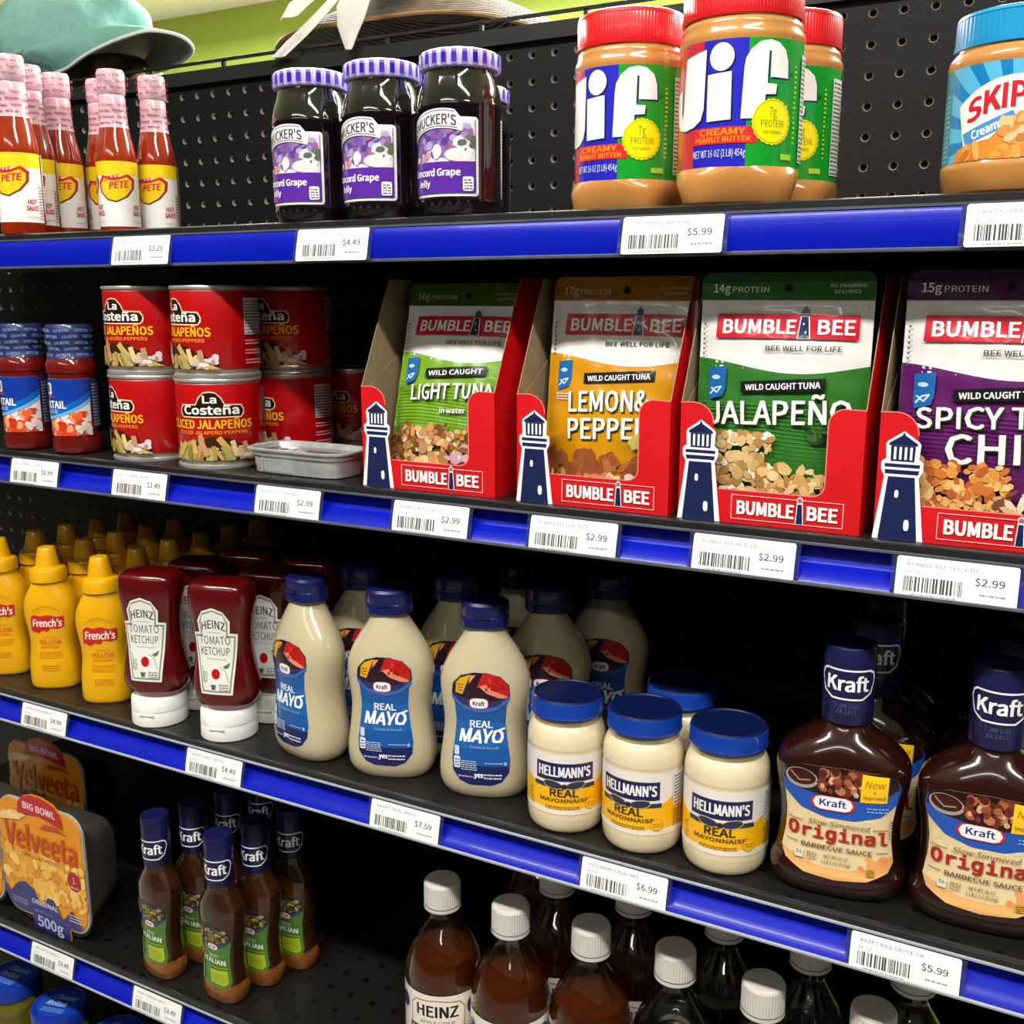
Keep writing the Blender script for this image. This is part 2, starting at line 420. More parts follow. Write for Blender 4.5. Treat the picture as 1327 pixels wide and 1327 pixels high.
shelf('B', ZS['B'], 'second black shelf with a blue price channel, under the tuna display trays', 0)
shelf('C', ZS['C'], 'third black shelf with a blue price channel, under the mayonnaise and barbecue sauce', 0)
shelf('D', ZS['D'], 'fourth black shelf with a blue price channel, under the salad dressing and vinegar', 0)
shelf('E', ZS['E'], 'lowest black shelf, under the blue lidded jars at the bottom left', 0)

# ------------------------------------------------------------ price tags
PAPER = mat('tag_paper', 'f4f4f0', 0.4, noise=(30, 'ececea', 0.2)); SLEEVE = mat('clear_tag_sleeve', '8c98cc', 0.12, trans=0.92, ior=1.15, coat=0.15)
def price_tag(x, zt, l1, l2, price, lab, hh=22.9, seed=1):
    t = tag(empty('price_tag', (x + 33, -362, zt - hh)), lab, 'price tag', None)
    W = 65.6
    def surf(u, v):
        q = v / hh; return (u, -1.4 - 5.2 * (1 - q) - 1.2 * math.sin(PI * q) * 0.3, v)
    p = Print(surf, -33, 33, 0, hh, dx=66, dy=4, off=0.0, fin='m', step=0.04)
    p.rect(-32.8, 32.8, 0, hh, PAPER, r=1.5)
    g1 = '74747a'; g2 = '3a3a3e'
    if l1: p.text(l1, -27, hh - 5.4, 2.2, 38, g1, bold=0.015, res=1, al='l')
    if l2: p.text(l2, -28, hh - 9.6, 1.8, 8, g1, bold=0.0, res=1, al='l')
    r = random.Random(seed); xx = -28
    while xx < 4:
        ww = r.choice((0.35, 0.5, 0.8, 1.1)); p.convex([(xx, 3.2), (xx + ww, 3.2), (xx + ww, hh - 11.2), (xx, hh - 11.2)], p._m('3c3c40')); xx += ww + r.choice((0.35, 0.5, 0.9, 1.3))
    p.nx(); p.smalltext(-24, 1, 1.2, 2.6, 1, 'a0a0a0', seed)
    p.text(price, 18, hh - 12.2, 4.0, 15.5, g2, bold=0.02, res=2)
    p.smalltext(13, 27, 5.2, 7.2, 1, '9a9a9a', seed)
    p.build('paper_card', t)
    g = M(); vs = []; n = 6
    for u in (-35.8, 35.8):
        for k in range(n): q = k / (n - 1); a = surf(u, hh * q); vs.append((u, a[1] + 0.35, a[2]))
    g.add(vs, [[k, n + k, n + k + 1, k + 1] for k in range(n - 1)], SLEEVE); g.build('clear_sleeve', t)
def tx(x): return 1002.9 + (x - 1002.9) * 0.9
TA, TB, TC, TD = -189.5, -387.7, -637.0, -912.9
for i, (x, z, a, b, c, lab) in enumerate([
    (196.8, TA, 'TEXAS PETE HOT SAUCE', '6 OZ', '$3.29', 'white shelf price tag under the hot sauce bottles on the top shelf'),
    (416.3, TA, 'SMUCKERS CONCORD GRAPE', '12 OZ', '$4.49', 'white shelf price tag reading $4.49 under the grape jelly jars'),
    (708.2, TA, 'JIF CRMY PNT BTR', '16 OZ', '$5.99', 'white shelf price tag reading $5.99 under the red lidded peanut butter jars'),
    (930.8, TA, 'SKIPPY CREAMY PNT B', '12 OZ', '$5.49', 'white shelf price tag under the turquoise lidded peanut butter jar, cut by the right edge'),
    (19.7, TB, 'MCCORMICK COCKTAIL', '8 OZ', '$6.99', 'white shelf price tag under the cocktail sauce bottles'),
    (172.5, TB, 'LA COSTENA JALAP', '7 OZ', '$1.49', 'white shelf price tag under the left column of red jalapeno cans'),
    (356.8, TB, 'BEACH CLIFF SARDINES', '3.7 OZ', '$2.99', 'white shelf price tag under the silver sardine tin'),
    (507.0, TB, 'BUMBLE BEE LIGHT TU', '2.5 OZ', '$2.99', 'white shelf price tag reading $2.99 under the light green tuna display tray'),
    (635.8, TB, 'BUMBLE BEE LEMON PE', '2.5 OZ', '$2.99', 'white shelf price tag reading $2.99 under the lemon and pepper tuna tray'),
    (767.6, TB, 'BUMBLE BEE JALAPENO', '2.5 OZ', '$2.99', 'white shelf price tag reading $2.99 under the jalapeno tuna tray'),
    (906.3, TB, 'BUMBLE BEE SPICY TH', '2.5 OZ', '$2.99', 'white shelf price tag reading $2.99 under the purple spicy chili tuna tray'),
    (-3.3, TC, 'FRENCHS YELLOW MUST', '8 OZ', '$4.99', 'white shelf price tag under the yellow mustard bottles'),
    (247.4, TC, 'HEINZ TOMATO KETCH', '14 OZ', '$4.49', 'white shelf price tag under the upside-down ketchup bottles'),
    (474.5, TC, 'KRAFT REAL MAYO', '12 OZ', '$7.59', 'white shelf price tag under the squeeze mayonnaise bottles'),
    (683.5, TC, 'HELLMANNS REAL MAY', '8 OZ', '$6.99', 'white shelf price tag reading $6.99 under the mayonnaise jars with blue lids'),
    (894.7, TC, 'KRAFT BBQ SAUCE OR', '18 OZ', '$5.99', 'white shelf price tag reading $5.99 under the barbecue sauce bottles'),
    (-30.9, TD, 'VELVEETA SHELLS', '5 OZ', '$3.49', 'white shelf price tag under the macaroni and cheese bowls'),
    (139.6, TD, 'KRAFT ITALIAN DRESS', '8 OZ', '$3.49', 'white shelf price tag under the Italian dressing bottles')]):
    price_tag(tx(x), z, a, b, c, lab, seed=i + 5)

# ------------------------------------------------------------ hats above the board
def teal_cap():
    t = tag(empty('baseball_cap', (-300, 190, 21)), 'teal fabric cap with a pale brim pointing right, on top of the gondola', 'hat')
    fab = mat('teal_cloth', '8cbdb4', 0.85, noise=(7, '6da199', 0.16), bump=(16, 1.0, 0.012)); under = mat('brim_underside', 'b3b8ae', 0.8, noise=(20, 'a6aca2', 0.2)); edge = mat('brim_piping', 'dfe8de', 0.6, noise=(20, 'd5ddd3', 0.2))
    g = M(); NA, NB = 64, 26; vs = []
    for j in range(NB + 1):
        ph = PI / 2 * j / NB * 0.9999
        for i in range(NA):
            th = 2 * PI * i / NA; f = 1 + 0.05 * math.sin(3 * th + 2 * ph) + 0.035 * math.sin(7 * th + 5 * ph) + 0.02 * math.sin(11 * th - 7 * ph)
            x = 132 * math.cos(th) * max(math.cos(ph), 0.0) ** 0.8 * f; y = 88 * math.sin(th) * max(math.cos(ph), 0.0) ** 0.8 * f; z = 172 * math.sin(ph) ** 0.85
            low = 1 - math.sin(ph); z += low * (62 + 0.28 * x)
            vs.append((x - 10 * math.sin(ph), y, z))
    fs = [[j * NA + i, j * NA + (i + 1) % NA, (j + 1) * NA + (i + 1) % NA, (j + 1) * NA + i] for j in range(NB) for i in range(NA)]
    g.add(vs, fs, fab); vi = [(a * 0.975, b * 0.975, c * 0.985 - 1) for a, b, c in vs]; g.add(vi, [f[::-1] for f in fs], under); g.add(vs[:NA] + vi[:NA], [[i, i + NA, (i + 1) % NA + NA, (i + 1) % NA] for i in range(NA)], edge)
    c = g.build('crown', t, (-40, -62, 8), sharp=3)
    g = M(); g.oval([(0, 7, 7, 2), (3, 6, 6, 2), (4.5, 2, 2, 2)], fab, 12); g.build('button', c, (-10, 0, 171))
    def spl(pts, n):
        out = []
        for k in range(n + 1):
            u = k / n * (len(pts) - 1); i = min(int(u), len(pts) - 2); q = u - i; p0, p1, p2, p3 = pts[max(i - 1, 0)], pts[i], pts[i + 1], pts[min(i + 2, len(pts) - 1)]
            out.append(tuple(0.5 * (2 * b + (-a + c_) * q + (2 * a - 5 * b + 4 * c_ - d) * q * q + (-a + 3 * b - 3 * c_ + d) * q ** 3) for a, b, c_, d in zip(p0, p1, p2, p3)))
        return out
    # the visor: near edge swings from low left up and round to the right; rear edge meets the crown
    E = spl([(-20, -130, 44), (36, -140, 47), (82, -145, 59), (128, -145, 69), (164, -145, 74), (194, -140, 78), (218, -130, 76), (234, -115, 70), (229, -95, 61), (199, -80, 54), (152, -70, 48), (104, -60, 49)], 44)
    C = []
    for k in range(45):
        th = math.radians(-128 + 190 * (k / 44) ** 0.9); q = th if th >= 0 else th + 2 * PI; ff = 1 + 0.05 * math.sin(3 * q) + 0.035 * math.sin(7 * q)
        C.append((-40 + 131 * math.cos(th) * ff, -62 + 87 * math.sin(th) * ff, 8 + 63 + 0.28 * 131 * math.cos(th) * ff))
    n = 8; rows = []
    for e, c_ in zip(E, C): rows.append([tuple(c_[k] + (e[k] - c_[k]) * q / n + (5 * math.sin(PI * q / n) if k == 2 else 0) for k in range(3)) for q in range(n + 1)])
    for dz, m, nm, fl in ((0, fab, 'brim', 0), (-2.4, under, 'brim_lining', 1)):
        g = M(); w_ = n + 1; vs = []
        for i in range(len(rows)):
            for j in range(w_):
                p = Vector(rows[i][j]); du = Vector(rows[min(i + 1, len(rows) - 1)][j]) - Vector(rows[max(i - 1, 0)][j]); dv = Vector(rows[i][min(j + 1, n)]) - Vector(rows[i][max(j - 1, 0)])
                nn = dv.cross(du); nn = nn.normalized() if nn.length > 1e-6 else Vector((0, 0, 1))
                vs.append(tuple(p + nn * (0 if not fl else -2.2)))
        fs = [[i * w_ + j, i * w_ + j + 1, (i + 1) * w_ + j + 1, (i + 1) * w_ + j] for i in range(len(rows) - 1) for j in range(n)]
        g.add(vs, fs if fl else [f[::-1] for f in fs], m); g.build(nm, t, sharp=3)
    g = M(); g.tube([(a, b, c_ - 1.2) for a, b, c_ in E], 2.6, edge, 6); g.build('brim_piping', t)
    g = M(); vs = []
    sp_ = spl([(-75, -85, 60), (-84, -105, 45), (-82, -120, 25), (-80, -122, 4)], 8)
    g.tube(sp_, 7, fab, 8); g.build('strap', t)
teal_cap()
def camo_cap():
    t = tag(empty('folded_cap', (-305, 152, 21)), 'olive brown cap tucked under the teal cap on top of the gondola', 'hat')
    m = mat('olive_camouflage_cloth', '7a6a3e', 0.9, noise=(28, '3a321e', 0.12), bump=(60, 0.7, 0.004))
    g = M(); g.oval(crom([(0, 74, 60, 2.4), (30, 76, 60, 2.4), (60, 72, 56, 2.4), (76, 52, 42, 2.2), (83, 26, 22, 2.2), (84, 6, 5, 2)]), m, 40); g.build('crown', t, (20, 0, 0), sharp=3)
    g = M(); g.oval([(0, 77, 62, 2.4), (12, 78, 63, 2.4), (13, 76, 60, 2.4)], m, 40, caps=(False, False)); g.build('band', t, (20, 0, 0))
camo_cap()
def straw_hat():
    t = tag(empty('straw_hat', (240, 190, 21)), 'wide brimmed brown straw hat with white scarf ribbons, on top of the gondola', 'hat')
    st = mat('woven_straw', '7a6550', 0.8, noise=(70, '5c4a38', 0.2)); nt = st.node_tree
    wv = nt.nodes.new('ShaderNodeTexWave'); wv.wave_type = 'RINGS'; wv.rings_direction = 'Z'; wv.inputs['Scale'].default_value = 50; wv.inputs['Distortion'].default_value = 1.5; wv.inputs['Detail Scale'].default_value = 2
    tc = nt.nodes.new('ShaderNodeTexCoord'); bp_ = nt.nodes.new('ShaderNodeBump'); bp_.inputs['Distance'].default_value = 0.004
    nt.links.new(tc.outputs['Object'], wv.inputs['Vector']); nt.links.new(wv.outputs['Fac'], bp_.inputs['Height']); nt.links.new(bp_.outputs['Normal'], nt.nodes['Principled BSDF'].inputs['Normal'])
    edge = mat('straw_brim_edge', 'b08a5c', 0.7, noise=(60, '8a6238', 0.2))
    def P(i, j, dz=0):
        th = 2 * PI * i / 80; q = j / 12; r = 84 + 118 * q
        x, y = r * math.cos(th) * 1.02, r * math.sin(th) * 0.84
        z = 98 - 52 * q ** 1.1 - 0.0002 * x * x * q + 3 * math.sin(5 * th) * q
        return (x, y, z + dz)
    for dz, nm, fl in ((0, 'brim', 0), (-3, 'brim_underside', 1)):
        g = M(); vs = [P(i, j, dz) for i in range(80) for j in range(13)]
        fs = [[i * 13 + j, i * 13 + j + 1, ((i + 1) % 80) * 13 + j + 1, ((i + 1) % 80) * 13 + j] for i in range(80) for j in range(12)]
        g.add(vs, fs if not fl else [f[::-1] for f in fs], st); g.build(nm, t, sharp=3)
    g = M(); g.tube([P(i % 80, 12, -1.5) for i in range(81)], 2.4, edge, 6); g.build('brim_edge', t)
    g = M(); g.oval(crom([(95, 86, 72, 2), (115, 82, 68, 2), (150, 76, 62, 2.2), (170, 62, 52, 2.2), (177, 30, 25, 2), (178, 4, 4, 2)]), st, 48); g.build('crown', t)
    cl = mat('white_scarf_cloth', 'e8e6de', 0.8, noise=(20, 'd6d3c8', 0.25), bump=(30, 0.6, 0.006))
    g = M(); g.oval([(98, 89, 75, 2), (118, 86, 73, 2)], cl, 48, caps=(False, False)); g.build('scarf_band', t)
    def ribbon(pts, ws):
        g = M(); vs = []; n = len(pts)
        for k, ((x, y, z), w_) in enumerate(zip(pts, ws)): vs += [(x - w_ / 2, y, z), (x - w_ * .2, y - 5, z + 1), (x + w_ * 0.15, y - 1, z + 1), (x + w_ / 2, y - 3, z + 1)]
        fs = [[4 * k + j, 4 * k + 4 + j, 4 * k + 5 + j, 4 * k + 1 + j] for k in range(n - 1) for j in range(3)]
        vs2 = [(a, b + 1.2, c) for a, b, c in vs]; g.add(vs, fs, cl); g.add(vs2, [f[::-1] for f in fs], cl)
        g.build('scarf_tail', t, sharp=3)
    # tails hang over the near brim and the header bar; positions are relative to the hat
    ribbon([(40, -80, 112), (38, -130, 92), (36, -190, 68), (34, -204, 50), (29, -204, 30), (28, -205, 18), (27, -205, 2)], [52, 54, 50, 47, 38, 26, 10])
    ribbon([(-20, -80, 110), (-28, -140, 92), (-40, -195, 64), (-56, -204, 44)], [52, 54, 44, 28])
    ribbon([(10, -110, 96), (0, -185, 66), (-22, -204, 36), (-46, -205, 21), (-74, -205, 4)], [18, 20, 27, 30, 26])
straw_hat()
# ------------------------------------------------------------ shared emblem drawings
def kraft_badge(p, x, y, w, h, white='f6f6f6', red='c8202e', blue='1a2a80'):
    def hexa(a, b): return [(x - a, y), (x - a * 0.86, y + b * 0.75), (x - a * 0.6, y + b), (x + a * 0.6, y + b), (x + a * 0.86, y + b * 0.75), (x + a, y), (x + a * 0.86, y - b * 0.75), (x + a * 0.6, y - b), (x - a * 0.6, y - b), (x - a * 0.86, y - b * 0.75)]
    if red: p.poly(hexa(w / 2 * 1.14, h / 2 * 1.12), red)
    p.poly(hexa(w / 2, h / 2), white)
    p.text('Kraft', x, y - h * 0.22, h * 0.5, w * 0.66, blue, bold=0.035)
def kraft_ring(p, x, y, w, h, navy='15163f', white='f2f2f2'):
    def hexa(a, b): return [(x - a, y + b * .35), (x - a * 0.93, y + b * 0.8), (x - a * 0.75, y + b), (x + a * 0.75, y + b), (x + a * 0.93, y + b * 0.8), (x + a, y + b * .35), (x + a * 0.82, y - b * 0.6), (x + a * 0.5, y - b), (x - a * 0.5, y - b), (x - a * 0.82, y - b * 0.6)]
    p.poly(hexa(w / 2, h / 2), white); p.poly(hexa(w / 2 - 1.2, h / 2 - 1.2), navy)
    p.text('Kraft', x, y - h * 0.2, h * 0.46, w * 0.68, white, bold=0.045)
def nutrition(p, x0, x1, y0, y1, bg='e8e8e4', seed=1):
    p.rect(x0, x1, y0, y1, bg)
    n = max(4, int((y1 - y0) / 2.6)); p.smalltext(x0 + 0.8, x1 - 0.8, y0 + 0.8, y1 - 1, n, '3a3a3a', seed)
def lighthouse(p, x, y, h, navy='1c2550', white='f4f4f4', border=1.2):
    k = h / 63.0
    sil = [(-14, 0), (-9.5, 37), (-11.5, 41), (-11.5, 45.5), (-9, 47.5), (-9.5, 56), (-8.5, 57.5), (0, 63.5), (8.5, 57.5), (9.5, 56), (9, 47.5), (11.5, 45.5), (11.5, 41), (9.5, 37), (14, 0)]
    if border: p.poly([(x + a * k * 1.0, y + b * k) for a, b in sil], white)
    s = 1 if not border else 0.86
    def q(pts, c): p.poly([(x + a * k * s, y + b * k) for a, b in pts], c)
    q([(-12.5, 0), (-8.5, 37), (8.5, 37), (12.5, 0)], navy)
    q([(-10.5, 38.5), (-11, 41), (11, 41), (10.5, 38.5)], navy); q([(-11.2, 42.5), (-11.2, 44.5), (11.2, 44.5), (11.2, 42.5)], navy)
    q([(-7.5, 46), (-7.8, 55), (7.8, 55), (7.5, 46)], navy)
    for i in range(4): q([(-5.8 + i * 3.4, 47), (-5.8 + i * 3.4, 54.3), (-4.2 + i * 3.4, 54.3), (-4.2 + i * 3.4, 47)], white)
    q([(-9.3, 55.3), (-8.8, 56.6), (-1, 61), (0, 63), (1, 61), (8.8, 56.6), (9.3, 55.3)], navy)
    p.ell(x - 2 * k, y + 27 * k, 1.1 * k, 2.3 * k, white, 12, e=3); p.ell(x + 4.5 * k, y + 9 * k, 1.5 * k, 3.3 * k, white, 12, e=3)

# ------------------------------------------------------------ products on the top shelf
def hot_sauce():
    t = empty('hot_sauce_bottle', (0, 0, 0)); sauce = mat('chilli_sauce_glass', 'a2300a', 0.12, coat=1, noise=(40, '821c04', 0.25))
    prof = [(15, 0), (18, 1), (18.9, 4), (18.9, 72), (18.6, 76), (17.4, 84), (15.2, 94), (13.2, 104), (12.2, 112), (11.6, 124), (11.4, 128)]
    g = M(); g.lathe(prof, sauce, 48); g.build('bottle', t)
    # shrink wrapped neck and cap
    wr = mat('pink_shrink_wrap', 'd8b6bd', 0.3, coat=0.5, noise=(120, 'cf9fab', 0.2), bump=(90, 0.5, 0.0006))
    g = M(); g.lathe([(14, 102), (12.8, 108), (12.3, 118), (12.2, 130), (11.4, 132), (12.6, 133.5), (13, 136), (12.8, 152), (11.8, 154.6), (10, 155)], wr, 40, caps=(False, True)); sl = g.build('neck_wrap', t, sharp=0.9)
    sec = L2S([(14, 102), (12.8, 108), (12.3, 118), (12.2, 130), (13, 135), (12.8, 152)])
    p = Print(ovsurf(sec), -34, 34, 103, 152, dx=3, ys=[108, 118, 130, 135], off=0.25)
    for i, yy in enumerate((105, 110.5, 116, 121.5, 136.5, 142, 147)):
        for k in range(6): p.text(('Texas Pete', 'Hot Sauce')[(i + k) % 2], -34 + k * 13.5 + (i % 2) * 4, yy + (k % 2) * 0.6, 2.3, 10.5, '9c3450' if i % 2 else '6c2c3c', bold=0.04, res=1)
    p.build('wrap_print', sl)
    p = Print(ovsurf(L2S([(18.9, 4), (18.9, 72)])), -58, 48, 11, 71, dx=3)
    p.rect(-60, 34, 11, 71, 'f3efec'); 
    p.clip = [(-60, 56), (34, 56), (34, 71), (-60, 71)]; p.rect(-60, 34, 58, 71, 'f7d51e'); p.clip = None
    def heart(cx, cy, k, c, yo=0): p.poly([(cx - 17 * k, cy + 4 * k), (cx - 12 * k, cy + 11 * k), (cx - 3 * k, cy + 8 * k), (cx + 4 * k, cy + 9 * k), (cx + 12 * k, cy + 12 * k), (cx + 18 * k, cy + 8 * k), (cx + 17 * k, cy), (cx + 10 * k, cy - 8 * k), (cx, cy - 13 * k), (cx - 8 * k, cy - 11 * k), (cx - 15 * k, cy - 4 * k)], c)
    for cx in (0, -37):
        heart(cx + 0.5, 46.6, 1.05, '6a3a14'); heart(cx, 47.5, 1.0, 'd0301e'); heart(cx + 0.2, 46, 0.88, 'f7cc1e')
        p.text('TEXAS', cx - 5, 53.5, 4.2, 17, 'cf2238', bold=0.05, sh=0.15, warp=lambda a, b: (a, b + 0.12 * a)); p.text('PETE', cx + 3, 46.5, 6, 17, 'd62440', bold=0.06, sh=0.15, warp=lambda a, b: (a, b + 0.1 * a))
    for cx in (-18, 20):
        p.text('HOT', cx, 27, 4, 8, 'b5303c', bold=0.05); p.text('SAUCE', cx, 21.5, 4, 11, 'b5303c', bold=0.05)
        p.text('6 FL OZ (177 mL)', cx, 14.5, 1.8, 11, '6a6a6a', bold=0, res=1)
    p.smalltext(27, 33, 14, 44, 12, '9a5a5a', 4)
    nutrition(p, 34.2, 47.5, 20, 71, 'e4e6e2', 5); p.rect(36, 45, 24, 32, '9fb3a4'); p.rect(34.2, 48, 11, 20, 'd8142c')
    p.build('label', t); return t
place_all(hot_sauce, [
    (135, -341, ZS['A'], 0.38, 'red hot sauce bottle at the front left corner of the top shelf'),
    (112, -306, ZS['A'], 0.35, 'red hot sauce bottle tucked directly behind the front left one'),
    (104, -268, ZS['A'], 0.62, 'red hot sauce bottle third from the left, below the strap of the teal cap'),
    (117, -227, ZS['A'], 0.6, 'red hot sauce bottle at the back, squeezed between two others'),
    (164, -254, ZS['A'], 0.7, 'red hot sauce bottle with the widest view of its yellow label, second from right'),
    (175, -214, ZS['A'], 0.3, 'red hot sauce bottle at the right end of its cluster, beside bare pegboard')], 'bottle', 'hot sauce bottles on the top shelf')

def jelly():
    t = empty('jelly_jar', (0, 0, 0)); gl = mat('grape_jelly_glass', '0a0508', 0.08, coat=1, noise=(30, '160a12', 0.25)); cl = mat('empty_glass_shoulder', '14140f', 0.06, coat=1, noise=(30, '20201a', 0.25))
    P1 = [(25, 0), (27.5, 2), (29, 7), (30, 13), (29.6, 14.5), (29.6, 80), (30, 82), (30.2, 84), (29.8, 86)]
    P2 = [(29.8, 86), (29.4, 90), (28, 97), (26, 104), (24.8, 109), (24.6, 112)]
    g = M(); g.lathe(P1, gl, 56, caps=(True, False))
    for k in range(28):                       # cut facets around the foot
        a = 2 * PI * k / 28; c, s_ = math.cos(a), math.sin(a)
        g.add([(26.6 * c, 26.6 * s_, 2), (29.4 * math.cos(a - .1), 29.4 * math.sin(a - .1), 7.5), (30.6 * c, 30.6 * s_, 12.5), (29.4 * math.cos(a + .1), 29.4 * math.sin(a + .1), 7.5)], [[0, 3, 2, 1]], gl)
    g.build('jar', t); g = M(); g.lathe(P2, cl, 56, caps=(False, True)); g.build('shoulder', t)
    ld = mat('lilac_lid', 'd9d0f2', 0.35, coat=0.3, noise=(200, 'cfc4ee', 0.2))
    g = M(); g.lathe([(25.5, 111.5), (27.3, 112.2), (27.6, 114), (27.4, 123), (26.4, 125), (25, 125.6), (12, 125.8)], ld, 56); lid = g.build('lid', t)
    p = Print(ovsurf(L2S([(27.5, 112), (27.5, 114), (27.4, 123)])), -84, 84, 112.6, 123.4, dx=2.5)
    for k in range(24):
        x = -84 + k * 7.1; p.rect(x, x + 3.5, 112.6, 123.4, '8a78cc'); p.rect(x, x + 3.5, 114, 121.4, '4a2aa8' if k % 3 else '2c14a0')
        p.rect(x + 4.6, x + 5.6, 112.6, 123.4, 'c4b8ea')
    p.build('gingham_print', lid)
    p = Print(ovsurf(L2S([(29.6, 14), (29.6, 83)])), -34, 28, 14, 82, dx=3)
    W, PU = 'f3f1f2', '5c2aa0'
    p.rect(-33, 27.5, 15, 74, W, r=2.5)
    p.rect(-30.5, 25, 40, 71.5, 'e9e2ea')
    cl_ = [(-30.5, 40), (25, 40), (25, 71.5), (-30.5, 71.5)]
    p.blobs(-30, 22, 46, 72, 90, 4.2, ['7a5aa8', '8e6cb8', '6a4a98', 'a488c6', '58408c', 'b7a0d2', '9a6a9c', '87588f'], 5, 1.2, clip=cl_)
    p.blobs(12, 25, 40, 60, 16, 4.0, ['f0e6e6', 'e8d4d8', 'f4f0ee'], 6, clip=cl_); p.blobs(15, 25, 52, 62, 5, 3.4, ['5c6a5c', '6a7668'], 7, clip=cl_)
    p.ell(-2, 49, 3.6, 5, 'f2e2dc'); p.ell(10, 46, 6, 4.5, 'efdcd8'); p.blobs(-25, 5, 41, 46, 10, 3, ['e8c8cc', 'c89aa8', 'efe4e6'], 8, clip=cl_)
    p.rect(-30.5, 25, 17.5, 41, PU)
    p.rect(-30.7, -30.2, 17.5, 71.5, '3a3050'); p.rect(24.8, 25.3, 17.5, 71.5, '3a3050')
    arc = lambda a, b: (a, b - a * a * 0.011)
    ban = [(x, 80.5 - x * x * 0.011) for x in range(-28, 14, 3)]; lo = [(x, 66 - x * x * 0.011) for x in range(16, -30, -3)]
    def off(x): return x - 7
    p.poly([(x, y) for x, y in ban] + [(17, 71)] + [(x, y) for x, y in lo], W)
    p.line([(x, y - 1.6) for x, y in ban], 0.6, '5a5a5a'); p.line([(x, y + 1.4) for x, y in lo[1:]], 0.6, '5a5a5a')
    p.text("SMUCKER'S", -7, 68.8, 7.4, 38, '4c4a4e', bold=0.03, warp=lambda a, b: (a, b - (a - 7) ** 2 * 0.011))
    p.text('Concord Grape', -6, 30.5, 5.2, 41, 'f4f0f8', bold=0.05); p.text('Jelly', -14, 22.5, 4.8, 13, 'f4f0f8', bold=0.04)
    p.rect(16.2, 23.4, 18.8, 29.6, 'f2f2f2', r=1.4); p.smalltext(17.2, 22.6, 20, 28.6, 4, '4a4a4a', 2)
    p.build('label', t)
    p = Print(ovsurf(L2S([(29.6, 14), (29.6, 83)])), 52, 78, 14, 76, dx=3)
    nutrition(p, 53, 77, 15, 75, 'dcdcd8', 9); p.build('back_label', t); t.scale = (1, 1, 0.885); return t
JL = 'grape jelly jar with gingham lid'
place_all(jelly, [
    (461, -326, ZS['A'], 0.02, JL + ', leftmost of the three in front'),
    (528, -326, ZS['A'], 0.0, JL + ', middle one of the three in front'),
    (596, -328, ZS['A'], 0.05, JL + ', rightmost of the three in front'),
    (386, -215, ZS['A'], 0.0, JL + ', far back behind the leftmost front jar'),
    (461, -215, ZS['A'], 0.0, JL + ', far back behind the middle front jar'),
    (541, -215, ZS['A'], 0.1, JL + ', far back behind the rightmost front jar')], 'jar', 'grape jelly jars on the top shelf')

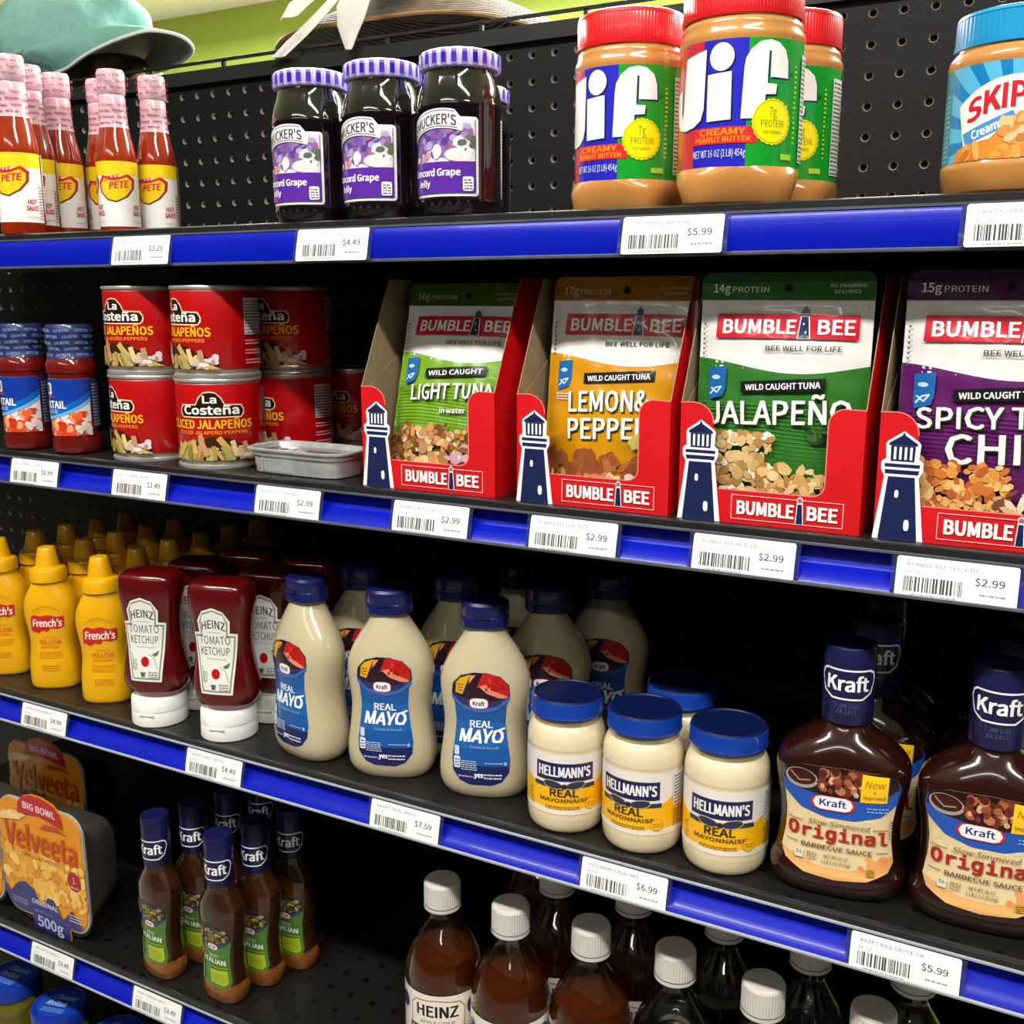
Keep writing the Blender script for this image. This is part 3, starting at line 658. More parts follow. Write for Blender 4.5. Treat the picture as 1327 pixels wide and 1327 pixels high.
def peanut_jar():
    t = empty('peanut_butter_jar', (0, 0, 0)); pb = mat('peanut_butter_plastic', 'c98e4c', 0.22, coat=0.6, noise=(14, 'b97c3c', 0.3))
    secs = [(0, 31, 31, 5), (2, 33, 33, 4.5), (14, 37, 37, 3), (20, 38, 38, 2.3), (22, 37.4, 37.4, 2), (93, 37.4, 37.4, 2), (95, 38.2, 38.2, 2), (99, 38, 38, 2), (101.5, 36.5, 36.5, 2), (103, 36.8, 36.8, 2), (106, 36, 36, 2), (108.5, 33.5, 33.5, 2), (111, 33, 33, 2)]
    g = M(); g.oval(secs, pb, 64); g.build('jar', t, sharp=0.9)
    red = mat('red_screw_lid', 'd8141e', 0.3, coat=0.3, noise=(30, 'cc1019', 0.2))
    g = M(); g.lathe([(35.5, 107.5), (36.8, 107.8), (36.9, 110.5)], red, 200, caps=(False, False)); g.lathe([(36.4, 110.5), (36.4, 126.5), (35.8, 128.2)], red, 220, rib=0.2, caps=(False, False)); g.lathe([(36.6, 126.8), (35.8, 129), (33.5, 130), (31, 130), (30.5, 129.4), (5, 129.4)], red, 140, caps=(False, True)); g.build('lid', t, sharp=0.35)
    p = Print(ovsurf(L2S([(37.4, 22), (37.4, 93)])), -72, 62, 21.5, 94, dx=3)
    R, B, G = 'd6203a', '2424b8', '12992a'
    o = 21.3
    p.rect(-72, -27, 21.5, 94, 'c8342c'); p.rect(-28.5, 7, 21.5, 94, B); p.rect(5.5, 62, 21.5, 94, G)
    p.rect(-36, -22, 80, 94, 'c62840')
    def jif(dx, dy, c):
        def q(pts): p.poly([(x + dx, y + o + dy) for x, y in pts], c)
        q([(-37, 64.5), (-20, 67.5), (-21, 34), (-23, 28), (-28, 24.5), (-36, 23), (-44, 24.5), (-49, 29), (-51, 36), (-50.5, 46), (-42, 47.5), (-42, 34), (-41, 30), (-39.5, 34)])
        p.ell(-10.2 + dx, 62.5 + o + dy, 7.4, 7.9, c); q([(-18.6, 53), (-4, 54), (-3.8, 27), (-18.6, 26.5)])
        q([(2, 27.2), (3.2, 56), (4, 61), (7, 66), (12, 70), (18, 71.2), (24, 70), (29, 66), (31.2, 60), (31.6, 50.5), (19, 50.5), (19, 65), (17.6, 65), (17.2, 51), (17.3, 47), (23.5, 46.8), (23, 41.2), (16.2, 40.8), (15.8, 27.2)])
    jif(1, -1, '14184c'); jif(0, 0, 'f6f6f4')
    p.rect(-28, 12, o + 13.5, o + 23, 'e02a2a')
    p.text('CREAMY', -9, o + 18.6, 3.5, 28, 'f79a20', bold=0.05); p.text('PEANUT BUTTER', -9, o + 14.6, 2.9, 34, 'f79a20', bold=0.04)
    p.text('NET WT 16 OZ (1 LB) 454g', -11, o + 6, 4.2, 33, 'd8dcf4', bold=0.02, res=1)
    p.ell(21.5, o + 25.5, 13.2, 13.4, 'f4e008', 48, jag=0.05); p.ell(21.5, o + 25.5, 11.9, 12.1, '7a7a10'); p.ell(21.5, o + 25.5, 11.6, 11.8, 'fbee04')
    p.text('7g', 21.5, o + 28.5, 5.2, 5, '6c6a10', bold=0.0); p.text('PROTEIN', 21.5, o + 22.5, 4, 15, '6c6a10', bold=0.0); p.text('PER SERVING', 21.5, o + 18.5, 2, 12, '6c6a10', bold=0.0, res=1)
    p.rect(28, 37, o + 4.2, o + 7.6, 'a8d840'); p.smalltext(37.5, 39.5, o + 14, o + 60, 16, 'b8d828', 3); nutrition(p, 46, 60, o + 4, o + 66, 'dfe6df', 4)
    p.ell(34, o + 53, 1.2, 1.2, '0c6a1c', 10)
    p.build('label', t); return t
PL = 'peanut butter jar with red ribbed lid'
place_all(peanut_jar, [
    (709, -288, ZS['A'], 0.04, PL + ', left of the pair in front'),
    (797, -322, ZS['A'], 0.26, PL + ', largest and nearest to the camera'),
    (801, -232, ZS['A'], 0.0, PL + ', half hidden behind the nearest one')], 'jar', 'red lidded peanut butter jars')

def turquoise_jar():
    t = empty('peanut_butter_jar', (956, -322, ZS['A']), 0.05); t.scale = (0.9, 0.9, 0.93); pb = mat('peanut_butter_plastic', 'c98e4c', 0.22)
    g = M(); g.oval([(0, 38, 38, 2), (2, 40.5, 40.5, 2), (14, 42.5, 42.5, 2), (17, 42.6, 42.6, 2), (18.5, 41.6, 41.6, 2), (72, 41.6, 41.6, 2), (74, 42.3, 42.3, 2), (78, 41.5, 41.5, 2), (81, 39, 39, 2), (84, 37, 37, 2), (87, 36.5, 36.5, 2)], pb, 72); g.build('jar', t, sharp=0.9)
    tq = mat('turquoise_screw_lid', '1496cc', 0.3, coat=0.4, noise=(30, '108ac0', 0.2))
    g = M(); g.lathe([(38.6, 82.6), (39.8, 83), (39.8, 86)], tq, 150, caps=(False, False)); g.lathe([(39.2, 86), (39, 100)], tq, 150, rib=0.3, caps=(False, False)); g.lathe([(39.2, 100), (38.2, 102), (36, 102.6), (5, 102.6)], tq, 150, caps=(False, True)); g.build('lid', t, sharp=0.35)
    p = Print(ovsurf(L2S([(41.6, 18), (41.6, 72)])), -66, 60, 18.5, 72, dx=3)
    p.rect(-66, 60, 18.5, 72, '58b4dc')
    for k in range(-8, 9):
        a = math.radians(90 + k * 21 + 6); b = a + math.radians(9); p.convex([(0, 30), (120 * math.cos(a), 30 + 120 * math.sin(a)), (120 * math.cos(b), 30 + 120 * math.sin(b))], p._m('0c7cbc'))
    p.nx(); p.rect(-66, -45, 18.5, 72, '2a8a9c'); p.smalltext(-60, -47, 20, 60, 14, '8cc8cc', 8)
    arc = lambda x, h, k: h - x * x * k
    p.poly([(x, arc(x, 64, 0.011)) for x in range(-36, 37, 4)] + [(30, 24), (-30, 24)], 'f3ead0')
    p.poly([(x, arc(x, 62.6, 0.011)) for x in range(-34, 35, 4)] + [(28, 25), (-28, 25)], 'f4f0e4')
    p.text('SKIPPY', -2, 46.5, 13.5, 53, 'cf1e30', bold=0.05, warp=lambda a, b: (a, b * (1 - abs(a) * 0.006) - a * a * 0.0105))
    p.poly([(-29, 27), (-31.5, 34), (-2, 44.5), (2, 38)], '4a8fd0'); p.text('Creamy', -15, 33.5, 4.6, 20, 'eef2fa', bold=0.05, rot=0.33, sh=0.1)
    ct = [(-40, 18.5), (40, 18.5), (40, 48), (-40, 48)]
    p.poly([(-38, 19), (-36, 25), (-28, 28), (-14, 30), (-6, 37), (2, 44), (10, 43), (20, 36), (34, 28), (40, 22), (40, 19)], 'd98a34')
    p.blobs(-30, 34, 19, 27, 26, 5.5, ['e39a44', 'd0802c', 'efac5c', 'c87424', 'e8a04c'], 11, 3, clip=ct); p.blobs(-10, 24, 28, 40, 26, 3.4, ['e8b070', 'f0c08c', 'd6904c', 'c47c3c', 'f2cca0'], 12, 1.8, clip=ct)
    for (x, y) in ((4, 34), (11, 31), (16, 34), (-2, 30), (20, 30)): p.ell(x, y, 4, 2.2, 'f0c090', 14, rot=0.5)
    p.build('label', t)
    tag(t, 'peanut butter jar with a turquoise lid at the right end of the top shelf', 'jar')
turquoise_jar()

# ------------------------------------------------------------ second shelf
def cocktail():
    t = empty('sauce_bottle', (0, 0, 0)); s_ = mat('cocktail_sauce_glass', '7c1a12', 0.12, coat=1, noise=(60, '5c0e0a', 0.25))
    secs = crom(L2S([(18, 0), (21, 2), (22, 8), (21.8, 14), (20.6, 17), (20.6, 70), (22, 75), (22.3, 81), (20.5, 87), (18.5, 91), (18, 95)]), 3)
    g = M(); g.oval(secs, s_, 48); g.build('bottle', t, sharp=1.2)
    wr = mat('navy_shrink_wrap', '1c2a58', 0.3, coat=0.6, noise=(60, '2c3c70', 0.25), bump=(90, 0.5, 0.0006))
    g = M(); g.lathe([(20.4, 88), (19.2, 92), (18.6, 97), (19.6, 99.5), (20.4, 101), (20.2, 116), (19, 118.4), (5, 118.8)], wr, 44, caps=(False, True)); sl = g.build('neck_wrap', t, sharp=0.9)
    p = Print(ovsurf(L2S([(20.4, 88), (18.8, 96), (20.4, 101), (20.2, 117)])), -46, 46, 89, 116.5, dx=3, ys=[96, 101], off=0.3)
    for i in range(5):
        for k in range(6): p.text(('SAFETY SEAL', 'COCKTAIL')[k % 2], -40 + 17 * k + (i % 2) * 7, 90 + i * 5.5, 2.6, 13, '9fb0d4', bold=0.02, res=1, rot=0.08 if k % 2 else -0.05)
    p.build('wrap_print', sl)
    p = Print(ovsurf(secs), -54, 56, 17.5, 69.5, dx=3)
    p.rect(-36, 32, 17.5, 69.5, 'e9e7ea'); ct = [(-36, 17.5), (32, 17.5), (32, 40), (-36, 40)]
    p.blobs(-34, 30, 18, 40, 80, 4.4, ['e0502c', 'f07848', 'd8401c', 'f4a070', 'f6d8c8', 'e86838', 'c43818'], 4, 1.5, clip=ct); p.blobs(16, 32, 18, 27, 12, 3.4, ['e8e0dc', 'd8d0c8', '9a9486'], 5, clip=ct)
    def wave(k): return [(x, 30 + k + 0.0075 * (x + 16) ** 2) for x in range(-36, 36, 4)]
    p.poly(wave(2) + [(32, 69.5), (-36, 69.5)], '6fb4e4'); p.poly(wave(5) + [(32, 69.5), (-36, 69.5)], '1264c0'); p.poly(wave(11) + [(32, 69.5), (-36, 69.5)], '123a9e')
    p.rect(-14, -4, 55, 66, 'e4e4ea', r=2); p.rect(-11.5, -7, 57.5, 64, '34406c'); p.line([(-16, 53), (-2, 53.6)], 1.4, 'c82a50')
    p.text('COCKTAIL', -8, 43, 6.4, 36, 'f2f4fa', bold=0.05); p.text('SAUCE', -8, 38.4, 3, 20, 'c8d8f0', bold=0.04)
    nutrition(p, 33, 52, 24, 69, '2c3a60', 5); p.smalltext(34, 51, 26, 66, 14, '9aa8c8', 6)
    p.build('label', t); return t
place_all(cocktail, [
    (111, -338, ZS['B'], 0.02, 'cocktail sauce bottle with a navy sealed cap, left of the pair'),
    (176, -335, ZS['B'], 0.05, 'cocktail sauce bottle with a navy sealed cap, touching the red jalapeno cans')], 'bottle', 'cocktail sauce bottles')

def can():
    t = empty('jalapeno_can', (0, 0, 0)); tin = mat('tin_plate', 'd4d0c8', 0.3, metal=0.65, noise=(40, 'b8b4ac', 0.2)); red = mat('can_red_paper', 'b80a10', 0.28, coat=0.5, noise=(10, 'ac080e', 0.2))
    g = M(); g.lathe([(33, 2), (34.6, 0), (36, 0.2), (36.6, 1.4), (36.4, 3), (34.6, 4.2), (34.6, 6), (35.6, 8)], tin, 60); g.build('bottom_rim', t, sharp=0.8); g = M(); g.lathe([(35.8, 71.5), (35, 72.6), (36.6, 73.4), (36.9, 75), (36.2, 76), (35, 75.8), (34.4, 73.6), (30, 73), (29, 73.6), (5, 73.6)], tin, 60); g.build('top_rim', t, sharp=0.8)
    g = M(); g.lathe([(35.6, 7.5), (35.9, 8), (35.9, 71), (35.6, 72)], red, 60, caps=(False, False)); g.build('wall', t)
    p = Print(ovsurf(L2S([(35.9, 8), (35.9, 71)])), -58, 92, 8, 71.5, dx=3)
    def plaque(c, k):
        a = [(-29 + k, 46 + k), (-29.5 + k, 50), (-27 + k, 55 - k), (-12.5 + k * 0.4, 55.6 - k), (-10 + k * .6, 61 - k), (-5, 65.5 - k), (0, 66.3 - k), (5, 65.5 - k), (10 - k * .6, 61 - k), (12.5 - k * 0.4, 55.6 - k), (27 - k, 55 - k), (29.5 - k, 50), (29 - k, 46 + k), (26, 43.5 + k), (-26, 43.5 + k)]
        p.poly(a, c)
    plaque('e8742c', 0); plaque('f0e2c4', 0.5); plaque('26120c', 1.3)
    p.text('La', 0, 56.2, 6, 11, 'f2eee6', bold=0.06); p.text('Costeña', 0, 46.8, 7, 48, 'f2eee6', bold=0.06)
    p.text('SLICED JALAPEÑOS', -3, 34.8, 7, 78, 'f5b81c', bold=0.045); p.text('SLICED JALAPEÑO PEPPERS', 0, 30, 2.8, 62, 'f08a28', bold=0.05)
    hump = [(-38, 8), (-36, 16), (-26, 22), (-14, 25), (0, 28), (14, 27), (24, 21), (36, 16), (44, 8)]
    p.poly(hump, '3c2410')
    r = random.Random(8)
    for k in range(44):
        x = r.uniform(-34, 38); top = 26 - abs(x) * 0.32; y = r.uniform(9, max(11, top)); L = r.uniform(8, 14); a = PI / 2 + x * 0.022 + r.uniform(-.5, .5); dx, dy = L / 2 * math.cos(a), L / 2 * math.sin(a)
        p.clip = [(-58, 8), (92, 8), (92, 30), (-58, 30)]; p.line([(x - dx, y - dy), (x + dx, y + dy)], r.uniform(3.2, 5.0), r.choice(['d8b878', 'c8a860', 'b09048', 'e2c890', 'a8a060', '8a7a34', 'c09068'])); p.clip = None
    p.blobs(22, 44, 9, 20, 16, 2.6, ['e0d0d4', 'c8b4b0', 'eae0e0', 'a89088'], 3)
    nutrition(p, 64, 84, 36, 66, 'd8d4d8', 8)
    for k in range(3): p.smalltext(64, 84, 12 + 8 * k, 17 + 8 * k, 2, 'e49aa4', k)
    p.build('label', t); return t
H_ = 76.2
place_all(can, [
    (346, -323, ZS['B'], 0.55, 'red jalapeno can with its full label facing out, right beside the sardine tin'),
    (263, -321, ZS['B'], -0.42, 'red jalapeno can at the bottom left of the stack, beside the cocktail sauce'),
    (263, -321, ZS['B'] + H_, -0.05, 'red jalapeno can on top of the bottom left one'),
    (346, -322, ZS['B'] + H_, -0.36, 'red jalapeno can on top of the one with the full front label'),
    (362, -245, ZS['B'], -0.55, 'shaded red jalapeno can in the second row, bottom'),
    (362, -245, ZS['B'] + H_, -0.1, 'shaded red jalapeno can in the second row, top'),
    (373, -165, ZS['B'], -0.3, 'very dark jalapeno can at the back, left of the light green tuna tray')], 'can', 'red jalapeno cans in stacks')

def sardine():
    t = tag(empty('sardine_tin', (445, -326, ZS['B']), -0.02), 'small rectangular silver sardine tin with a ribbed side, right of the red cans', 'tin')
    al = mat('brushed_aluminium', 'dadbd8', 0.35, metal=0.5, noise=(60, 'b8bab8', 0.2)); ins = mat('tin_lid_lacquer', '9a9690', 0.2, metal=1, noise=(50, '5c5850', 0.12))
    g = M(); g.oval([(0, 43, 19, 5), (1, 45, 21, 5), (14, 46.5, 22.5, 5), (15.5, 48.5, 24.2, 5), (18.5, 49, 24.6, 5), (19.6, 51.4, 26.4, 5), (21, 51.6, 26.6, 5), (21.6, 50.4, 25.6, 5), (20.6, 48.6, 24, 5), (17, 47.6, 23, 5)], al, 96, caps=(True, False)); body = g.build('tin_body', t, sharp=0.7)
    for k in range(8):
        g = M(); x = -31 + k * 4.2; g.tube([(x, -21.4, 2.5), (x, -22.4, 12.5)], 1.1, al, 8); g.build('rib', t)
    g = M(); g.oval([(17.2, 47.4, 22.8, 5), (17, 44, 20, 5), (15.6, 42, 18, 5), (15.6, 10, 6, 3)], ins, 64); g.build('lid', t)
    g = M(); g.tube([(-20 + 9 * math.cos(a), 9 * math.sin(a), 17.6) for a in [2 * PI * k / 16 for k in range(17)]], 1.0, al, 6); g.box(-12, -2, -2.5, 2.5, 16, 17.6, al); g.build('pull_ring', t)
    g = M(); g.oval([(15.8, 22, 7, 2), (16.8, 20, 6, 2)], ins, 24, cx=14); g.build('embossed_panel', t)
sardine()

def wavy(y, a, ph, x0, x1): return [(x, y + a * math.sin((x - x0) / (x1 - x0) * 2 * PI * 0.8 + ph)) for x in [x0 + (x1 - x0) * k / 14 for k in range(15)]]
def bumble(p, x, y, w, h, dark='c01e30'):
    p.poly([(x - w / 2, y), (x + w / 2, y - 0.3), (x + w / 2, y + h - 0.3), (x - w / 2, y + h)], dark)
    a = x + w * 0.13
    p.text('BUMBLE', x - w * 0.19, y + h * 0.2, h * 0.56, w * 0.52, 'f2efee', bold=0.05); p.text('BEE', a + w * 0.22, y + h * 0.2, h * 0.56, w * 0.24, 'f2efee', bold=0.05)
    p.poly([(a - w * .045, y - .2), (a - w * .03, y + h * 0.98), (a + w * .03, y + h * .98), (a + w * .045, y - .2)], 'f0eeee')
    p.poly([(a - w * .038, y), (a - w * .024, y + h * 0.9), (a + w * .024, y + h * .9), (a + w * .038, y)], '1c2550')
    p.rect(a - w * .034, a + w * .034, y + h * .92, y + h * 0.99, '1c2550'); p.poly([(a - w * .026, y + h * .99), (a - w * .026, y + h * 1.15), (a, y + h * 1.32), (a + w * .026, y + h * 1.15), (a + w * .026, y + h * .99)], '4a4a60')
    p.ell(a - w * .006, y + h * .6, .5, .8, 'f0eeee', 8); p.ell(a + w * .01, y + h * .25, .5, .9, 'f0eeee', 8)
def pouch(name, x, y0, lean, z0, base, accent, lines, protein, food, label, hh=155, ww=108, seed=1, top=None):
    t = tag(empty(name, (x + ww / 2, y0, z0), 0, lean), label, 'pouch', None)
    foil = mat('pouch_foil', 'd8d6d0', 0.3, metal=0.3, noise=(20, 'c8c6c0', 0.2))
    def half(u): # rounded-corner sides
        return ww / 2
    def bul(u, v):
        q = max(0, 1 - (abs(u) / (ww / 2 - 3)) ** 3.2) if abs(u) < ww / 2 - 3 else 0; r = v / hh
        prof = (0.55 + 0.45 * min(1, r / 0.25)) if r < 0.25 else max(0, 1 - ((r - 0.25) / 0.62) ** 2.2)
        return q * prof * 9 + 0.25 * math.sin(u * 0.35 + v * 0.09) + 0.25 * math.sin(v * 0.3 + u * 0.05)
    def front(u, v): return (u, -bul(u, v) - 0.3, v)
    def rnd(pts_u, v):  # limits near the top and bottom corners
        r = 6; d = 0
        if v > hh - r: d = r - math.sqrt(max(0, r * r - (v - hh + r) ** 2))
        elif v < 4: d = 4 - math.sqrt(max(0, 16 - (4 - v) ** 2))
        L = ww / 2 - d; return max(-L, min(L, pts_u))
    for nm, sg in (('pouch_body', 1),):
        g = M(); nu, nv = 30, 44; vs = []; 
        for s_ in (1, -1):
            for j in range(nv + 1):
                v = hh * j / nv
                for i in range(nu + 1):
                    u = rnd(-ww / 2 + ww * i / nu, v); f = front(u, v); vs.append((u, f[1] if s_ == 1 else -f[1] * 0.8, v))
        fs = []; o2 = (nu + 1) * (nv + 1)
        for j in range(nv):
            for i in range(nu):
                a = j * (nu + 1) + i; q = [a, a + 1, a + nu + 2, a + nu + 1]; fs.append(q); fs.append([k + o2 for k in q][::-1])
        for j in range(nv):
            for i in (0, nu): a = j * (nu + 1) + i; q = [a, a + nu + 1, a + nu + 1 + o2, a + o2]; fs.append(q if i == 0 else q[::-1])
        for i in range(nu): a = nv * (nu + 1) + i; fs.append([a, a + 1, a + 1 + o2, a + o2]); 
        g.add(vs, fs, foil); g.build(nm, t, sharp=0.9)
    p = Print(front, -ww / 2, ww / 2, 0, hh, dx=3.6, dy=3.6, off=0.22)
    # rounded outline as clip
    cl = []
    for cx, cy, a, r in ((ww / 2 - 6, hh - 6, 0, 6), (-ww / 2 + 6, hh - 6, 90, 6), (-ww / 2 + 4, 4, 180, 4), (ww / 2 - 4, 4, 270, 4)):
        for k in range(5): q = math.radians(a + 22.5 * k); cl.append((cx + (r - .15) * math.cos(q), cy + (r - .15) * math.sin(q)))
    p.clip = cl; L, R = -ww / 2, ww / 2
    p.rect(L, R, 0, hh, base); p.rect(L, R, 92, hh - 17, 'dedbd6')
    p.poly([(L, 100)] + [(x_, 97 + 4.5 * math.cos((x_ - L) / ww * 2 * PI * 0.75 + .3)) for x_ in [L + ww * k / 16 for k in range(17)]] + [(R, 80), (L, 80)], base)
    if accent:
        for k in range(14):      # fine ripples printed low on the pouch
            p.line(wavy(38 + k * 2.6, 1.6, 0.6, L + 2, R - 2), 0.45, accent)
    p.rect(L, R, hh - 17, hh, top or base)
    p.text(protein, L + 8, hh - 12.5, 5.2, 11, 'd8dcc8', bold=0.03, al='l'); p.text('PROTEIN', L + 20.5, hh - 12.5, 3.6, 23, 'd8dcc8', bold=0.02, al='l')
    p.text('NO DRAINING', R - 16, hh - 9.5, 2.1, 21, 'd8dcc8', bold=0, res=1); p.text('REQUIRED', R - 16, hh - 13, 2.1, 16, 'd8dcc8', bold=0, res=1)
    p.ell(2, hh - 9.5, 2.6, 2.6, '080808', 16)
    bumble(p, 2, hh - 41, ww * 0.82, 15); p.text('BEE WELL FOR LIFE', 14, hh - 48.5, 3, 46, '3a3a3a', bold=0.03)
    p.smalltext(L + 3, L + 4.5, hh - 55, hh - 30, 8, '6a6a6a', 3)
    p.poly([(L + 9, 95), (L + 20.5, 96), (L + 20.5, 82), (L + 19, 77), (L + 10, 74.5), (L + 9, 79)], '1f62a8'); p.line([(L + 10.5, 78), (L + 14, 82), (L + 18, 83), (L + 15, 79), (L + 11, 82)], 0.9, 'd4e4f0'); p.ell(L + 14, 89, 3, 1.5, 'b8d4ea', 10)
    p.smalltext(L + 9, L + 22, 68, 73.5, 3, accent or 'e8e0e8', 4)
    p.poly([(-23, 79.5), (29.5, 82.8), (29.5, 90.2), (-23, 86.9)], '14181c'); p.text('WILD CAUGHT TUNA' if seed != 1 else 'WILD CAUGHT', 3.2, 82.8, 3.6, 46, 'eeeae4', bold=0.04, rot=0.063)
    for (tt, x_, y_, h_, w_) in lines:
        p.text(tt, x_ + 0.8, y_ - 0.8, h_, w_, '26301c', bold=0.035, rot=0.05); p.text(tt, x_, y_, h_, w_, 'eceae2', bold=0.03, rot=0.05)
    for (x0, x1, y0, y1, n, sz, cols, sd, el) in food: p.blobs(x0, x1, y0, y1, int(n * 1.7), sz * 0.68, cols, sd, el * 1.25)
    p.clip = None; p.build('printed_front', t)
    return t
BR = ['a87440', 'c89058', '8a5a2c', 'd8a870', '6e4420', 'b4845a', 'e0bc8c']
pouch('tuna_pouch', 529.5, -334, -0.27, ZS['B'] + 3, '6f9e24', '5f8e1c', [('LIGHT TUNA', 2, 64, 11.5, 70), ('in water', 6, 53, 4, 22)], '16g', [(-50, 50, 2, 36, 150, 7, BR, 21, 1.8), (-40, 44, 30, 44, 30, 5.5, BR, 22, 1.6), (0, 30, 15, 30, 3, 7, ['c89ab0', 'd8b4c0'], 5, 3), (-40, 40, 4, 38, 14, 3, ['e07848', '98a040', 'f0d8a8'], 6, 1.5)], 'light green tuna pouch leaning back in the leftmost display tray', seed=1, top='4c7018', ww=104)
pouch('tuna_pouch', 662, -326, -0.13, ZS['B'] + 3, 'c88a0c', None, [('LEMON&', -3, 61, 14, 60), ('PEPPER', -2, 42, 14, 60)], '17g', [(-50, 50, 2, 30, 60, 10, ['a05a30', 'b46a3c', '94502a'], 31, 2.2), (-50, 50, 0, 16, 60, 6, ['d8a070', 'e8c8a0', 'c88050', 'f0e0cc', 'b05838'], 32, 1.8), (14, 24, 38, 42, 2, 8, ['c8c060'], 3, 1.4)], 'orange lemon and pepper tuna pouch in the second display tray', seed=2, top='a87008')
pouch('tuna_pouch', 780, -334, -0.03, ZS['B'] + 3, '2f6f26', '478a38', [('JALAPEÑO', 1, 61, 14.2, 88)], '14g', [(20, 48, 52, 59, 9, 5.5, ['24481c', '3c6030', '182c14'], 46, 2.4), (-50, 0, 4, 54, 150, 5.5, ['c8a468', 'e0c898', 'a88048', 'd8b480', 'f0e4c8', 'b88c50'], 41, 1.6), (-10, 52, 8, 34, 80, 6, ['dcb878', 'e8cc98', 'c89c58', 'b47c40'], 42, 2.6), (-50, 52, 0, 9, 60, 4, ['a86c30', 'c88c50', 'e8c898'], 43, 1.5)], 'dark green jalapeno tuna pouch standing upright in the third display tray', seed=3, top='245c1e')
pouch('tuna_pouch', 906, -334, -0.03, ZS['B'] + 3, '5a1a5c', '6c2c70', [('SPICY THAI', 2, 65.5, 11.8, 88), ('CHILI', 6, 45.5, 16.5, 60)], '15g', [(30, 52, 38, 48, 6, 7, ['c02030', 'd83848'], 56, 3), (-48, 10, 4, 44, 130, 5.5, ['d89048', 'e8b468', 'c87434', 'f0c488', 'b45c30'], 51, 1.6), (-50, -10, 0, 10, 30, 5, ['3c5020', '58702c', '28381a'], 52, 2), (5, 52, 2, 30, 50, 7, ['e0c090', 'c8a070', '7a4a38', 'f0d8b0'], 53, 2.2), (-30, 40, 0, 8, 30, 4, ['a85c58', 'c88880'], 54, 1.5)], 'purple spicy chili tuna pouch in the rightmost display tray', seed=4, top='42103f')

